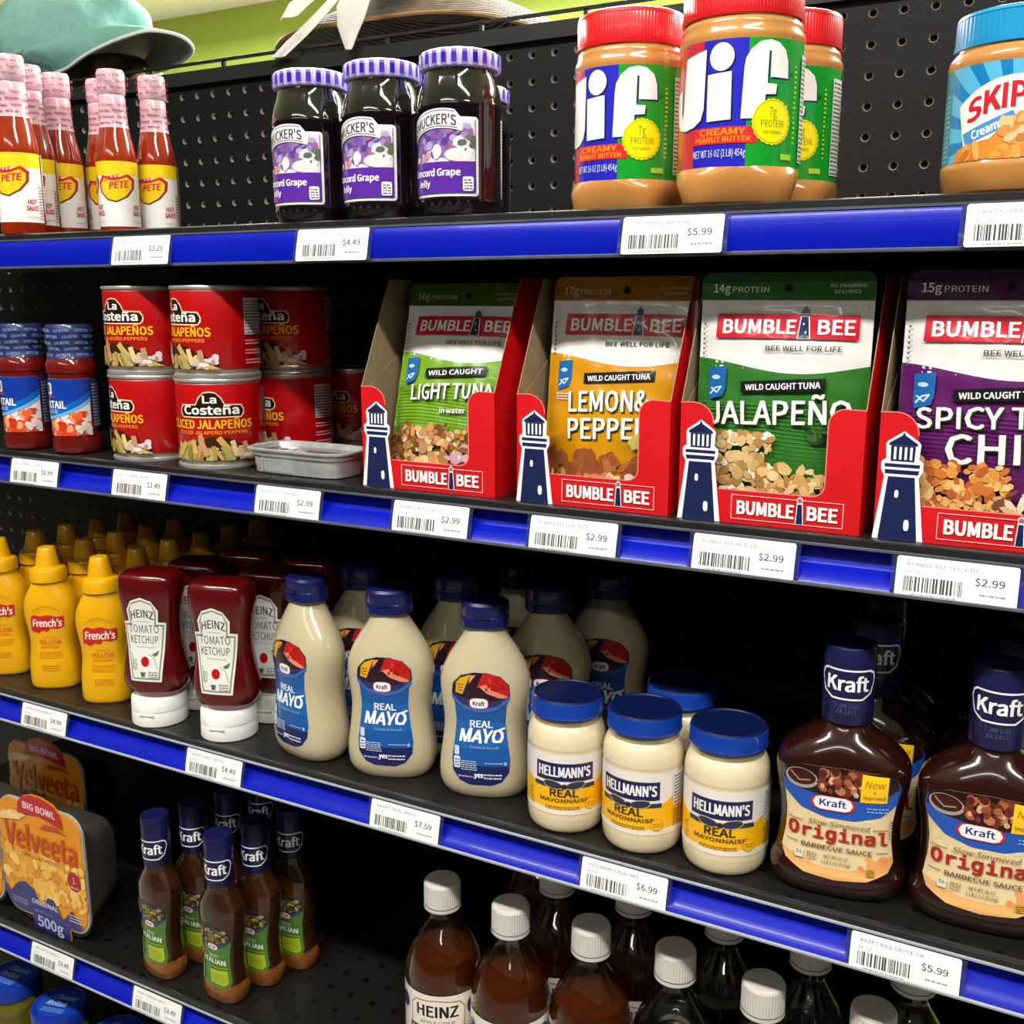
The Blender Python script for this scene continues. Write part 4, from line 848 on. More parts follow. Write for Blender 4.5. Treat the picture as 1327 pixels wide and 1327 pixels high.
def tray(x0, ww, label):
    t = tag(empty('display_tray', (x0, -350, ZS['B'])), label, 'display tray', 'red tuna display trays')
    red = mat('tray_red_card', 'd4141c', 0.4, coat=0.2, noise=(12, 'c81018', 0.2)); kr = mat('kraft_card_inside', 'a08a68', 0.8, noise=(60, '8e7858', 0.25)); navy = '1c2550'
    W = ww; k = W / 116.0
    sil = [(28.5, 0.0), (23, 38), (25.5, 42), (25.5, 46.5), (22.5, 48.5), (23, 56.5), (21.5, 58.5), (14, 64.5)]
    def arcp(cx, cy, r, a0, a1, n=6): return [(cx + r * math.cos(math.radians(a0 + (a1 - a0) * i / n)), cy + r * math.sin(math.radians(a0 + (a1 - a0) * i / n))) for i in range(n + 1)]
    out = [(0, 0), (W, 0), (W, 76.5)] + arcp(W - 22 + 10, 66.5, 10, 90, 180) + arcp(W - 22 - 8, 21.5 + 8, 8, 0, -90)[::1] + [(26.2, 21.5), (23.5, 38), (25.8, 42), (25.8, 46.5), (23, 48.5), (23.4, 56.5), (22, 58.5)] + arcp(9, 63.5, 13, 0, 90) + [(0, 76.5)]
    g = M(); g.plate(out, -0.5, 0.5, red, kr); fr = g.build('front_panel', t, sharp=0.3)
    # sides
    for x, nm, inner in ((0.3, 'side_panel', 1), (W - 0.3, 'side_panel', -1)):
        prof = [(0, 0), (0, 76.5), (30, 138), (40, 156), (170, 156), (170, 0)]
        g = M(); n = len(prof)
        g.add([(x - 0.3, y, z) for y, z in prof], [list(range(n))] if 0 else [list(range(n))[::-1]], red if inner == 1 else kr); g.add([(x + 0.3, y, z) for y, z in prof], [list(range(n))], kr if inner == 1 else red)
        g.add([(x - .3, y, z) for y, z in prof] + [(x + .3, y, z) for y, z in prof], [[i, (i + 1) % n, (i + 1) % n + n, i + n] for i in range(n)], kr)
        # faces were wound for +x/-x; fix so each shows outward
        g.build(nm, t, smooth=False)
    if True:                     # folded corner flap inside, kraft
        g = M(); g.add([(0.9, 3, 2), (0.9, 60, 2), (0.9, 60, 106), (0.9, 3, 72), (1.5, 3, 2), (1.5, 60, 2), (1.5, 60, 106), (1.5, 3, 72)], [[0, 1, 2, 3], [7, 6, 5, 4], [3, 2, 6, 7], [1, 5, 6, 2]], kr); g.build('corner_flap', t, smooth=False)
    g = M(); g.box(0.6, W - 0.6, 0.6, 169.5, 0.05, 0.9, kr); g.build('base', t); g = M(); g.box(0.6, W - 0.6, 169, 170, 0.9, 156, kr); g.build('back_panel', t)
    p = Print(lambda u, v: (u, -0.5, v), -1, W, 0, 78, dx=200, dy=None, off=0.08, fin='g')
    # pale cut edge line
    e = [(W - 0.2, 76.2)] + arcp(W - 12, 66.5, 10, 90, 180) + arcp(W - 30, 29.5, 8, 0, -90) + [(27, 21.6)]
    p.line(e, 0.7, 'f08078'); p.line(arcp(9, 63.5, 13, 0, 90) + [(0, 76.3)], 0.7, 'f08078')
    lighthouse(p, 14, 0, 65)
    p.line([(36, 3.2), (36, 18.6), (W - 10, 18.6), (W - 10, 3.2), (36, 3.2)], 0.45, 'f4c8c4')
    c = (36 + W - 10) / 2; w_ = W - 50
    p.text('BUMBLE', c - w_ * 0.2, 6.6, 8.4, w_ * 0.54, 'f6f2f0', bold=0.06); p.text('BEE', c + w_ * 0.34, 6.6, 8.4, w_ * 0.27, 'f6f2f0', bold=0.06)
    a = c + w_ * 0.13; p.poly([(a - 2.6, 3.6), (a - 1.8, 17), (a - 1.8, 19.5), (a, 21), (a + 1.8, 19.5), (a + 1.8, 17), (a + 2.6, 3.6)], 'f2eeee'); p.poly([(a - 2.1, 3.6), (a - 1.3, 16), (a + 1.3, 16), (a + 2.1, 3.6)], navy); p.poly([(a - 1.4, 17), (a - 1.4, 19), (a, 20.2), (a + 1.4, 19), (a + 1.4, 17)], 'a06a70')
    p.build('front_print', fr)
for x0, ww, lab in ((519, 117, 'red cardboard tray with a navy lighthouse cut-out, holding the light green tuna pouch'), (654, 114, 'red cardboard tray with a navy lighthouse cut-out, holding the orange tuna pouch'),
                    (775, 116, 'red cardboard tray with a navy lighthouse cut-out, holding the dark green tuna pouch'), (899, 117, 'red cardboard tray with a navy lighthouse cut-out, cut by the right edge of the picture')):
    tray(x0, ww, lab)
# ------------------------------------------------------------ third shelf
def mustard():
    t = empty('mustard_bottle', (0, 0, 0)); ye = mat('mustard_yellow_plastic', 'e8ae0a', 0.35, coat=0.3, noise=(25, 'dca004', 0.25), sss=0.0)
    secs = crom([(0, 22, 16, 2.6), (2, 24, 17.5, 2.6), (8, 25, 18, 2.6), (26, 24.6, 17.6, 2.5), (44, 22.6, 16.2, 2.4), (58, 23.4, 16.6, 2.4), (76, 26, 18, 2.4), (90, 25.4, 17.6, 2.3), (101, 21, 16, 2.2), (109, 16.2, 14.8, 2), (112, 15.6, 14.6, 2)], 3)
    g = M(); g.oval(secs, ye, 48); g.build('bottle', t, sharp=1.2)
    g = M(); g.lathe([(16.5, 111), (17.6, 111.6), (17.6, 121.5), (16.4, 124), (13, 125.4), (11.8, 126.4), (10, 136), (8.4, 144), (7.6, 145.2), (2, 145.2)], ye, 40); g.build('nozzle_cap', t, sharp=0.6)
    p = Print(ovsurf(secs), -24, 24, 14, 96, dx=3, dy=4)
    p.line([(x, 88 - x * x * 0.035) for x in range(-13, 14, 2)], 0.9, 'c88a04')
    p.text('SINCE 1904', 0, 84.5, 2.4, 17, 'c88a04', bold=0, res=1, warp=lambda a, b: (a, b - a * a * 0.035))
    p.poly([(-17, 62), (-16, 76), (-12, 79), (-5, 77.5), (2, 79), (10, 76.5), (17, 77.5), (16.5, 66), (10, 63.5), (3, 65), (0, 61), (-5, 62.5), (-9, 59.5)], 'c8201c')
    p.text("French's", 0, 66.5, 7.6, 28, 'f4ece0', bold=0.05, sh=0.12)
    p.text('CLASSIC', 1, 54, 2.2, 14, 'e07a10', bold=0.02, res=1); p.text('YELLOW', 1, 47.6, 4.6, 21, 'de6a10', bold=0.04); p.text('MUSTARD', 1, 43.4, 2.6, 18, 'de6a10', bold=0.03, res=1)
    p.smalltext(-10, 12, 33, 41, 4, 'dc8a10', 5); p.smalltext(-8, 10, 20, 27, 3, 'dc8a10', 6)
    p.build('label', t); return t
sp = []
names = {0: 'leftmost column', 1: 'second column from the left', 2: 'third column, beside the ketchup'}
rows = ['front row', 'second row', 'third row', 'fourth row', 'fifth row', 'rear row']
for c, (x, ys) in enumerate(((20, (-320, -278, -239, -200, -161)), (97, (-322, -279, -240, -201, -162)), (175, (-324, -281, -240, -199, -158, -117)))):
    for k, y in enumerate(ys):
        nm = rows[k] if k < len(ys) - 1 or c == 2 else 'back row'
        sp.append((x + 3 * k + (k % 2) + (3 if c == 2 else 2 if c == 1 else 0), y, ZS['C'], (0.62 if k == 0 else 0.34) + 0.04 * ((k * 7 + c * 3) % 3 - 1), 'yellow mustard bottle, ' + rows[k] + ' of the ' + names[c]))
place_all(mustard, sp, 'bottle', 'yellow mustard bottles')

def ketchup():
    t = empty('ketchup_bottle', (0, 0, 0)); kc = mat('ketchup_bottle_plastic', '5e0a0c', 0.16, coat=0.8, noise=(20, '4c0608', 0.25)); wh = mat('white_flip_cap', 'ecebe6', 0.4, noise=(30, 'e2e1dc', 0.2))
    g = M(); g.lathe([(24.5, 0), (25.6, 0.8), (25.8, 2), (25.4, 13), (25.2, 13.4), (25.2, 14.2), (25.5, 14.6), (25, 25), (23.8, 26.6), (20, 27)], wh, 56); cp = g.build('flip_cap', t, sharp=0.6)
    g = M(); g.box(-7, 7, -26.4, -24.5, 11.8, 13.2, wh); g.build('thumb_tab', cp)
    secs = crom([(25, 20, 16, 2), (29, 23, 18, 2.2), (36, 29.5, 20, 2.5), (44, 31, 21, 2.6), (56, 29.8, 20.5, 2.6), (74, 26.6, 19, 2.6), (92, 26, 19, 2.6), (112, 28, 20, 2.8), (124, 29.4, 21, 3), (136, 29, 20.6, 3), (142, 27, 19, 3), (145, 22, 15, 3), (146, 8, 6, 2)], 3)
    g = M(); g.oval(secs, kc, 56); g.build('bottle', t, sharp=1.2)
    p = Print(ovsurf(secs), -26, 26, 42, 134, dx=3, dy=3.5, ys=[], off=0.35)
    def key(k, c):
        return p.poly([(-15 + k * 0.8, 44 + k), (15 - k * 0.8, 44 + k), (21.5 - k, 100 - k), (14.5 - k, 101 - k * 1.0), (15.5 - k, 112 - k * .6), (10, 121 - k), (0, 124.5 - k), (-10, 121 - k), (-15.5 + k, 112 - k * .6), (-14.5 + k, 101 - k), (-21.5 + k, 100 - k)], c)
    key(0, 'e9e8e2'); key(2, '7c8474'); key(3.4, 'e6e6de')
    p.text('HEINZ', 0, 105.5, 7.6, 22, '4a4a48', bold=0.03, warp=lambda a, b: (a, b - a * a * 0.02)); p.line([(-6, 101.5), (6, 101.5)], 0.5, '9a9a92')
    p.text('TOMATO', 0, 90.5, 7.6, 29, '4e4e4c', bold=0.005); p.text('KETCHUP', 0, 80.5, 7.2, 27, '4e4e4c', bold=0.005); p.line([(-8, 77), (10, 76.6)], 0.4, '9a9a92')
    p.ell(0, 63, 4, 4.8, 'b8141c', 20); p.line([(4, 70), (9, 66), (12, 56)], 0.8, 'a8b898'); p.poly([(7, 70), (13.5, 74), (12, 69.5), (9, 68)], '5c7c4c'); p.line([(-13, 70), (-12, 60), (-10, 54)], 0.7, 'a8b098')
    p.poly([(-5, 53), (0, 53), (-1, 48.5), (-4, 48.5)], '5a5a56'); p.smalltext(3, 12, 48, 55, 3, '8a8a86', 4); p.smalltext(-13, -8, 56, 66, 5, 'a0a49a', 5)
    p.build('label', t); return t
place_all(ketchup, [
    (262, -337, ZS['C'], 0.32, 'upside-down ketchup bottle on its white cap, beside the mustard'),
    (343, -330, ZS['C'], 0.30, 'upside-down ketchup bottle on its white cap, beside the squeeze mayonnaise'),
    (270, -285, ZS['C'], 0.30, 'shaded upside-down ketchup bottle directly behind the left front one'),
    (352, -277, ZS['C'], 0.28, 'shaded upside-down ketchup bottle behind the right front one'),
    (285, -231, ZS['C'], 0.3, 'dark upside-down ketchup bottle, third back in the left row'),
    (360, -224, ZS['C'], 0.3, 'dark upside-down ketchup bottle, third back in the right row')], 'bottle', 'upside-down ketchup bottles')

def mayo():
    t = empty('mayonnaise_squeeze_bottle', (0, 0, 0)); my = mat('mayonnaise_plastic', 'c4b898', 0.2, coat=0.8, noise=(8, 'baad8b', 0.3), bump=(60, 0.15, 0.001)); nv = mat('navy_flip_cap', '141a52', 0.3, coat=0.4, noise=(30, '10154a', 0.2))
    secs = crom([(0, 30, 20, 2.4), (2, 33, 22, 2.5), (10, 36.8, 25, 2.6), (24, 37.2, 25.5, 2.6), (44, 34.6, 24.4, 2.5), (62, 33.4, 24, 2.4), (80, 35.6, 25, 2.3), (94, 36.4, 25, 2.2), (106, 33, 23.5, 2.1), (118, 26.5, 20.5, 2), (129, 19.2, 17, 2), (136, 15.2, 14.6, 2), (139, 14.4, 14, 2)], 3)
    g = M(); g.oval(secs, my, 64); g.build('bottle', t, sharp=1.2)
    g = M(); g.oval([(138, 18.2, 15.4, 2.3), (139, 19.2, 16.2, 2.3), (147, 19.2, 16.2, 2.3), (147.4, 18.9, 16, 2.3), (148, 19.2, 16.2, 2.3), (156.5, 18.6, 15.8, 2.3), (158.6, 16.5, 14, 2.3), (159, 5, 4, 2)], nv, 48); cp = g.build('flip_cap', t, sharp=0.6)
    g = M(); g.box(-6, 6, -17.2, -15.6, 146.8, 149, nv); g.build('thumb_tab', cp)
    p = Print(lambda u, v, f_=ovsurf(secs): f_(u * 0.88, v), -30, 30, 12, 108, dx=3, dy=3.5, off=0.3)
    def shape(k): return [(-19 + k, 16 + k), (-10, 13 + k), (10, 13 + k), (19 - k, 16 + k), (26 - k, 24), (27 - k, 34), (24 - k, 52), (22.5 - k, 66), (24 - k, 80), (27 - k, 88), (26 - k, 96), (18, 103 - k), (6, 106 - k), (-6, 106 - k), (-18, 103 - k), (-26 + k, 96), (-27 + k, 88), (-24 + k, 80), (-22.5 + k, 66), (-24 + k, 52), (-27 + k, 34), (-26 + k, 24)]
    p.poly(shape(0), '14549c')
    def inside(pts, c): p.poly(pts, c)
    inside([(-26, 24), (-19, 16), (-10, 13), (10, 13), (19, 16), (26, 24), (26.5, 29), (-26.5, 29)], '141c58')
    inside([(-24, 52), (-25.5, 43), (25.5, 43), (24, 52), (22.5, 66), (-22.5, 66)], '1660ac')
    # picture at the top of the label
    inside([(-27, 88), (-26, 96), (-18, 103), (-6, 106), (6, 106), (18, 103), (26, 96), (27, 88), (25, 83), (14, 77), (0, 74.5), (-14, 77), (-25, 83)], '2c2a60')
    inside([(-26, 88), (-25.6, 96), (-18, 102.6), (-6, 105.6), (6, 105.6), (18, 102.6), (25.6, 96), (26, 88), (16, 84), (4, 82.5), (-8, 84), (-18, 86)], '241420')
    inside([(-3, 94), (2, 105.4), (8, 105.4), (18, 102.2), (25, 96), (25.6, 88), (20, 87.5), (10, 92), (2, 96)], 'b41c18'); inside([(-1, 95.5), (6, 90), (16, 86.5), (22, 85.6), (25, 87), (14, 91.5), (6, 97)], 'e08468'); p.blobs(4, 22, 93, 102, 12, 2.2, ['cc2c20', 'a01410', 'd84838'], 4)
    inside([(-25.4, 95.5), (-18, 102.4), (-8, 105), (-10, 98), (-14, 95)], '4a3a18'); inside([(-18.5, 100.5), (-9, 104), (-13, 95), (-16, 88), (-23, 89), (-22, 97)], 'd09c20'); p.smalltext(-20.5, -15, 90.5, 97.5, 3, '7a5c10', 3); inside([(-9, 103.5), (-4, 104), (-10, 97)], 'e08848')
    inside([(-26.4, 84), (-14, 76), (0, 73.6), (14, 76), (26.4, 84), (26.6, 87.4), (15, 79.6), (0, 77), (-15, 79.6), (-26.6, 87.4)], '3a62b0')
    p.ell(-1, 81.6, 8.8, 4.6, 'c03a60', 24, e=3); p.ell(-1, 81.6, 8, 4, 'f4f4f4', 24, e=3); p.text('Kraft', -1, 79.8, 3.4, 10.5, '2a2440', bold=0.05)
    p.text('REAL', 1, 61.5, 5.6, 20, 'eef2f8', bold=0.05); p.text('MAYO', 0, 48.5, 11, 38, 'f6f8fc', bold=0.05, sh=0.22, warp=lambda a, b: (a, b + math.sin(a * 0.55) * 0.9)); p.line([(14, 58.5), (21.5, 61)], 1.6, 'f6f8fc')
    p.text('Creamy & Smooth', 3, 43.6, 2.4, 26, '9cc0e4', bold=0.0, sh=0.3, res=1)
    p.rect(-24, -19.5, 37, 44.5, 'c8d4e4', r=1); p.rect(-24.5, -18.5, 26.5, 36, 'd4dce8', r=1.4); p.smalltext(-23.5, -19.5, 28, 35, 3, '2a4a7c', 3); p.smalltext(-17.5, -3, 25.5, 34, 5, 'b8cce4', 4); p.smalltext(4, 20, 31.5, 33.5, 1, '8cb4e0', 5); p.ell(22.4, 31.6, 1.5, 1.6, '8cb4e0', 10)
    p.smalltext(-20, -6, 19.5, 22.5, 1, '9aa4cc', 6); p.text('yes', -1.5, 20, 4, 8, 'f2f4fa', bold=0.06, sh=0.15); p.smalltext(3.5, 20, 19, 24.5, 2, 'd4daec', 7)
    p.build('label', t); return t
ML = 'squeeze mayonnaise bottle with navy cap'
place_all(mayo, [
    (434, -323, ZS['C'], -0.22, ML + ', turned half away, front left'),
    (518, -319, ZS['C'], 0.34, ML + ', middle of the three in front'),
    (605, -312, ZS['C'], 0.34, ML + ', front right, beside the glass mayonnaise jars'),
    (452, -268, ZS['C'], 0.3, ML + ', behind the leftmost front bottle'),
    (545, -258, ZS['C'], 0.3, ML + ', behind the middle front bottle'),
    (630, -251, ZS['C'], 0.32, ML + ', directly behind the right front bottle'),
    (574, -198, ZS['C'], 0.35, ML + ', third back, middle row'),
    (658, -190, ZS['C'], 0.2, ML + ', third back in the right row')], 'bottle', 'squeeze mayonnaise bottles')

def hell():
    t = empty('mayonnaise_jar', (0, 0, 0)); my = mat('mayonnaise_in_glass', 'e4d6b4', 0.15, coat=1, noise=(10, 'd8c8a2', 0.3)); bl = mat('blue_metal_lid', '0f3a96', 0.3, coat=0.5, noise=(30, '0d3288', 0.2)); dk = mat('shaded_blue_lid_top', '071236', 0.35, coat=0.4, noise=(30, '0a1848', 0.2)); nk = mat('glass_neck', 'a89c78', 0.12, coat=1, noise=(60, '8c8260', 0.2))
    secs = crom(L2S([(24, 0), (27, 1.5), (29, 6), (29.8, 13), (29.6, 16), (29.6, 62), (29.8, 66), (29.4, 74), (27.5, 80), (25.2, 83.5)]), 3)
    g = M(); g.oval(secs, my, 64); g.build('jar', t, sharp=1.0)
    g = M(); g.lathe([(25.2, 83.2), (24.6, 84.5), (25, 86), (24.4, 87), (24.4, 90)], nk, 56); g.build('jar_neck', t, sharp=1.0)
    g = M(); g.lathe([(25.5, 88.6), (27.1, 89), (27.4, 90.5), (26.9, 91.5), (26.9, 100.2), (26.2, 101.8)], bl, 64, caps=(True, False)); g.lathe([(26.2, 101.8), (25, 102.8), (23.6, 102.8), (22.8, 102), (3, 102)], dk, 64, caps=(False, True)); g.build('lid', t, sharp=0.5)  # lid top coloured darker than its side, for the shade of the deck above
    p = Print(ovsurf(secs), -60, 72, 17, 64, dx=3, off=0.25)
    p.rect(-60, 40, 17, 64, 'ece4dc', ); p.poly([(-60, 43), (-40, 45), (-23, 40), (24, 40), (34, 45), (40, 46), (40, 21), (-60, 21)], 'f6b80c'); p.rect(-60, 40, 17, 21.5, 'efe2cc')
    p.rect(-22.5, 22.5, 43.5, 57.5, '191a4c'); p.text("HELLMANN'S", 0, 47, 7.6, 40, 'f2f0f4', bold=0.06)
    p.rect(-24, 24, 38, 41.4, '2a3040'); p.ell(-8.5, 40.6, 7.6, 3.4, 'c8b88c', 18, rot=-0.15); p.ell(-8.5, 40.6, 7, 2.8, '2a3048', 18, rot=-0.15); p.ell(8.5, 40.6, 7.6, 3.4, 'c8b88c', 18, rot=0.15); p.ell(8.5, 40.6, 7, 2.8, '2a3048', 18, rot=0.15); p.ell(0, 39.4, 2.4, 1.8, '20222c', 10)
    p.text('REAL', 0, 31.5, 5.8, 21, '3a2c14', bold=0.05); p.text('MAYONNAISE', 0, 27, 2.9, 37, '6a4c14', bold=0.06)
    p.smalltext(-14, 12, 21.4, 24.6, 2, '8a6414', 3); p.ell(20.5, 25, 4.6, 4.7, 'c88a10', 22); p.ell(20.5, 25, 4.2, 4.3, 'f6b80c', 22); p.smalltext(17.5, 23.5, 23.4, 27, 2, 'b07a10', 5)
    p.smalltext(-30, -25.5, 22, 36, 4, 'c08a18', 8)
    p.rect(40, 72, 17, 64, 'e8dcc0'); p.rect(40, 72, 21, 42, 'eab41c'); p.rect(33, 46, 38, 63, 'e8e6e2'); nutrition(p, 33.4, 45.6, 38.4, 62.6, 'dedcd8', 6); p.smalltext(33.5, 45, 22, 36, 7, '8a7030', 9)
    p.build('label', t); return t
HL = 'glass mayonnaise jar with blue lid'
place_all(hell, [
    (685, -328, ZS['C'], 0.38, HL + ', leftmost of the three in front'),
    (747, -328, ZS['C'], 0.02, HL + ', middle of the three in front'),
    (809, -327, ZS['C'], 0.17, HL + ', rightmost of the three in front, beside the barbecue sauce'),
    (754, -268, ZS['C'], 0.2, HL + ', in shade behind the front three')], 'jar', 'mayonnaise jars with blue lids')

def bbq():
    t = empty('barbecue_sauce_bottle', (0, 0, 0)); bs = mat('barbecue_sauce_plastic', '2a100a', 0.14, coat=0.9, noise=(12, '1e0a06', 0.3)); nv = mat('navy_cap_wrap', '17184a', 0.35, coat=0.3, noise=(30, '131440', 0.2))
    secs = crom([(0, 34, 20, 2.6), (2, 38, 23, 2.8), (9, 43, 27, 3), (18, 43.6, 27.5, 3), (24, 41, 26, 3), (44, 38.6, 25, 3), (62, 39.6, 25, 3), (78, 42.2, 26, 2.8), (88, 43, 26, 2.6), (97, 40, 24.5, 2.3), (106, 31, 21, 2.1), (113, 20, 17, 2), (118, 15, 14.5, 2), (121, 14.6, 14.2, 2)], 3)
    g = M(); g.oval(secs, bs, 72); g.build('bottle', t, sharp=1.2)
    cap = [(16.2, 120), (16.6, 121), (16.6, 170), (15.8, 171.6), (5, 172)]
    g = M(); g.lathe(cap, nv, 48, caps=(True, True)); cp = g.build('cap', t, sharp=0.6)
    p = Print(ovsurf(L2S([(16.6, 121), (16.6, 171)])), -26, 26, 121, 170, dx=2.2, off=0.3)
    kraft_ring(p, 0, 147.5, 40, 20.5); p.text('7 JAN 2025', 0, 132, 2.8, 15, '5a5c88', bold=0, res=1); p.text('EA 1307', 0, 128, 2.8, 12, '5a5c88', bold=0, res=1)
    p.build('cap_print', cp)
    p = Print(ovsurf(secs), -44, 44, 14, 96, dx=3, dy=3, off=0.3)
    out = [(-33, 24), (-20, 18), (0, 16), (20, 18), (33, 24), (37, 31), (34.5, 45), (34, 58), (36.5, 74), (38.5, 82), (36, 88), (24, 92.5), (0, 94), (-24, 92.5), (-36, 88), (-38.5, 82), (-36.5, 74), (-34, 58), (-34.5, 45), (-37, 31)]
    p.poly(out, 'e2cc9c')
    p.poly([(-37, 31), (-33, 24), (-20, 18), (0, 16), (20, 18), (33, 24), (37, 31), (36, 36), (26, 28), (8, 23.5), (-12, 24), (-28, 29)], 'e0a868')
    p.blobs(14, 34, 22, 34, 9, 3.5, ['e8a060', 'e89050', 'dcb078'], 3, clip=[(-34, 24), (-20, 18.5), (0, 16.5), (20, 18.5), (34, 26), (34, 60), (-34, 60)]); p.blobs(-31, 31, 40, 62, 22, 4, ['ead8b0', 'dcc490', 'e8d4a4'], 9, 4, clip=[(-33, 34), (33, 34), (33, 66), (-33, 66)])
    p.poly([(-36.8, 73), (-38.5, 82), (-36, 88), (-24, 92.5), (0, 94), (24, 92.5), (36, 88), (38.5, 82), (36.3, 72), (26, 63), (10, 58.5), (-8, 58.5), (-24, 63)], '1e54b4')
    p.poly([(-38, 80), (-36, 88), (-24, 92.5), (0, 94), (24, 92.5), (36, 88), (37, 82), (24, 75), (8, 72.6), (-10, 74), (-26, 76)], '22100c')
    cl = [(-36, 76), (-24, 75.5), (8, 73), (24, 75.5), (34, 82), (34, 88), (22, 92), (0, 93.4), (-22, 92), (-35, 87.5)]
    p.ell(-25, 83, 11, 6.5, 'a89890', 26); p.ell(-25, 84, 9.6, 5.2, '38120c', 26); p.line([(-32, 86), (-26, 81.6), (-19, 83)], 1.0, '9a8078')
    p.blobs(-12, 14, 77, 92, 46, 3.0, ['8a4a30', 'b87850', '6a2c1c', 'd8a880', '542014', 'a05c3c', '7c2c24'], 6, 1.6, clip=cl)
    p.poly([(12.5, 73), (29, 73.5), (29.5, 90.6), (13, 92)], 'f4c41c'); p.text('New', 21, 83.5, 4.6, 12, 'b87008', bold=0.02, sh=0.2); p.text('&', 21, 79.6, 2.2, 2, 'b87008', res=1); p.text('Improved', 21, 75.6, 2.6, 13, 'a86808', bold=0.03, res=1)
    kraft_badge(p, -4, 69.2, 25, 9.4); p.smalltext(17, 30, 66.5, 71, 2, '8ab4ec', 3)
    p.text('Slow-Simmered', 0, 52.8, 3.6, 38, '6a5030', bold=0.0, sh=0.25); p.line([(-32, 54), (-22, 54)], 0.5, '6a5030'); p.line([(21.5, 54), (31, 54)], 0.5, '6a5030')
    p.text('Original', 0, 43.6, 8.6, 62, 'a8201c', bold=0.05, font=MONO)
    p.text('BARBECUE SAUCE', 0, 36.2, 3.0, 44, '5c4430', bold=0.035); p.line([(-32, 38.2), (-24.5, 38.2)], 0.5, '5c4430'); p.line([(24.5, 38.2), (32, 38.2)], 0.5, '5c4430')
    p.rect(-26, -20.5, 27.5, 33.5, 'd8d4c8', r=1); p.text('50', -23.2, 30, 2.4, 3.6, '6a6450', bold=0.03, res=1); p.smalltext(-18.5, -12, 28, 33.6, 4, '7a6444', 4)
    p.text('NET WT 18 OZ', 0, 30.5, 2.4, 15, '6a4c34', bold=0.02, res=1); p.text('1 LB 2 OZ (510g)', 0, 26.6, 2.4, 18, '6a4c34', bold=0.02, res=1)
    p.rect(19, 24, 22, 27.2, 'c89a28'); p.smalltext(19.5, 23.6, 22.6, 26.6, 3, '4a3a14', 6); p.smalltext(31.5, 33, 48, 62, 6, '8a7450', 7)
    p.build('label', t); return t
BL = 'barbecue sauce bottle with navy cap'
place_all(bbq, [
    (886, -321, ZS['C'], 0.14, BL + ', in front, right beside the mayonnaise jars'),
    (976, -317, ZS['C'], 0.06, BL + ', in front, at the right edge of the picture'),
    (893, -260, ZS['C'], 0.1, BL + ', in shade behind the left front one'),
    (983, -257, ZS['C'], 0.1, BL + ', in shade behind the right front one'),
    (887, -199, ZS['C'], 0.2, BL + ', third back in the left row, nearly black'),
    (984, -196, ZS['C'], 0.0, BL + ', third back in the right row, nearly black')], 'bottle', 'barbecue sauce bottles')

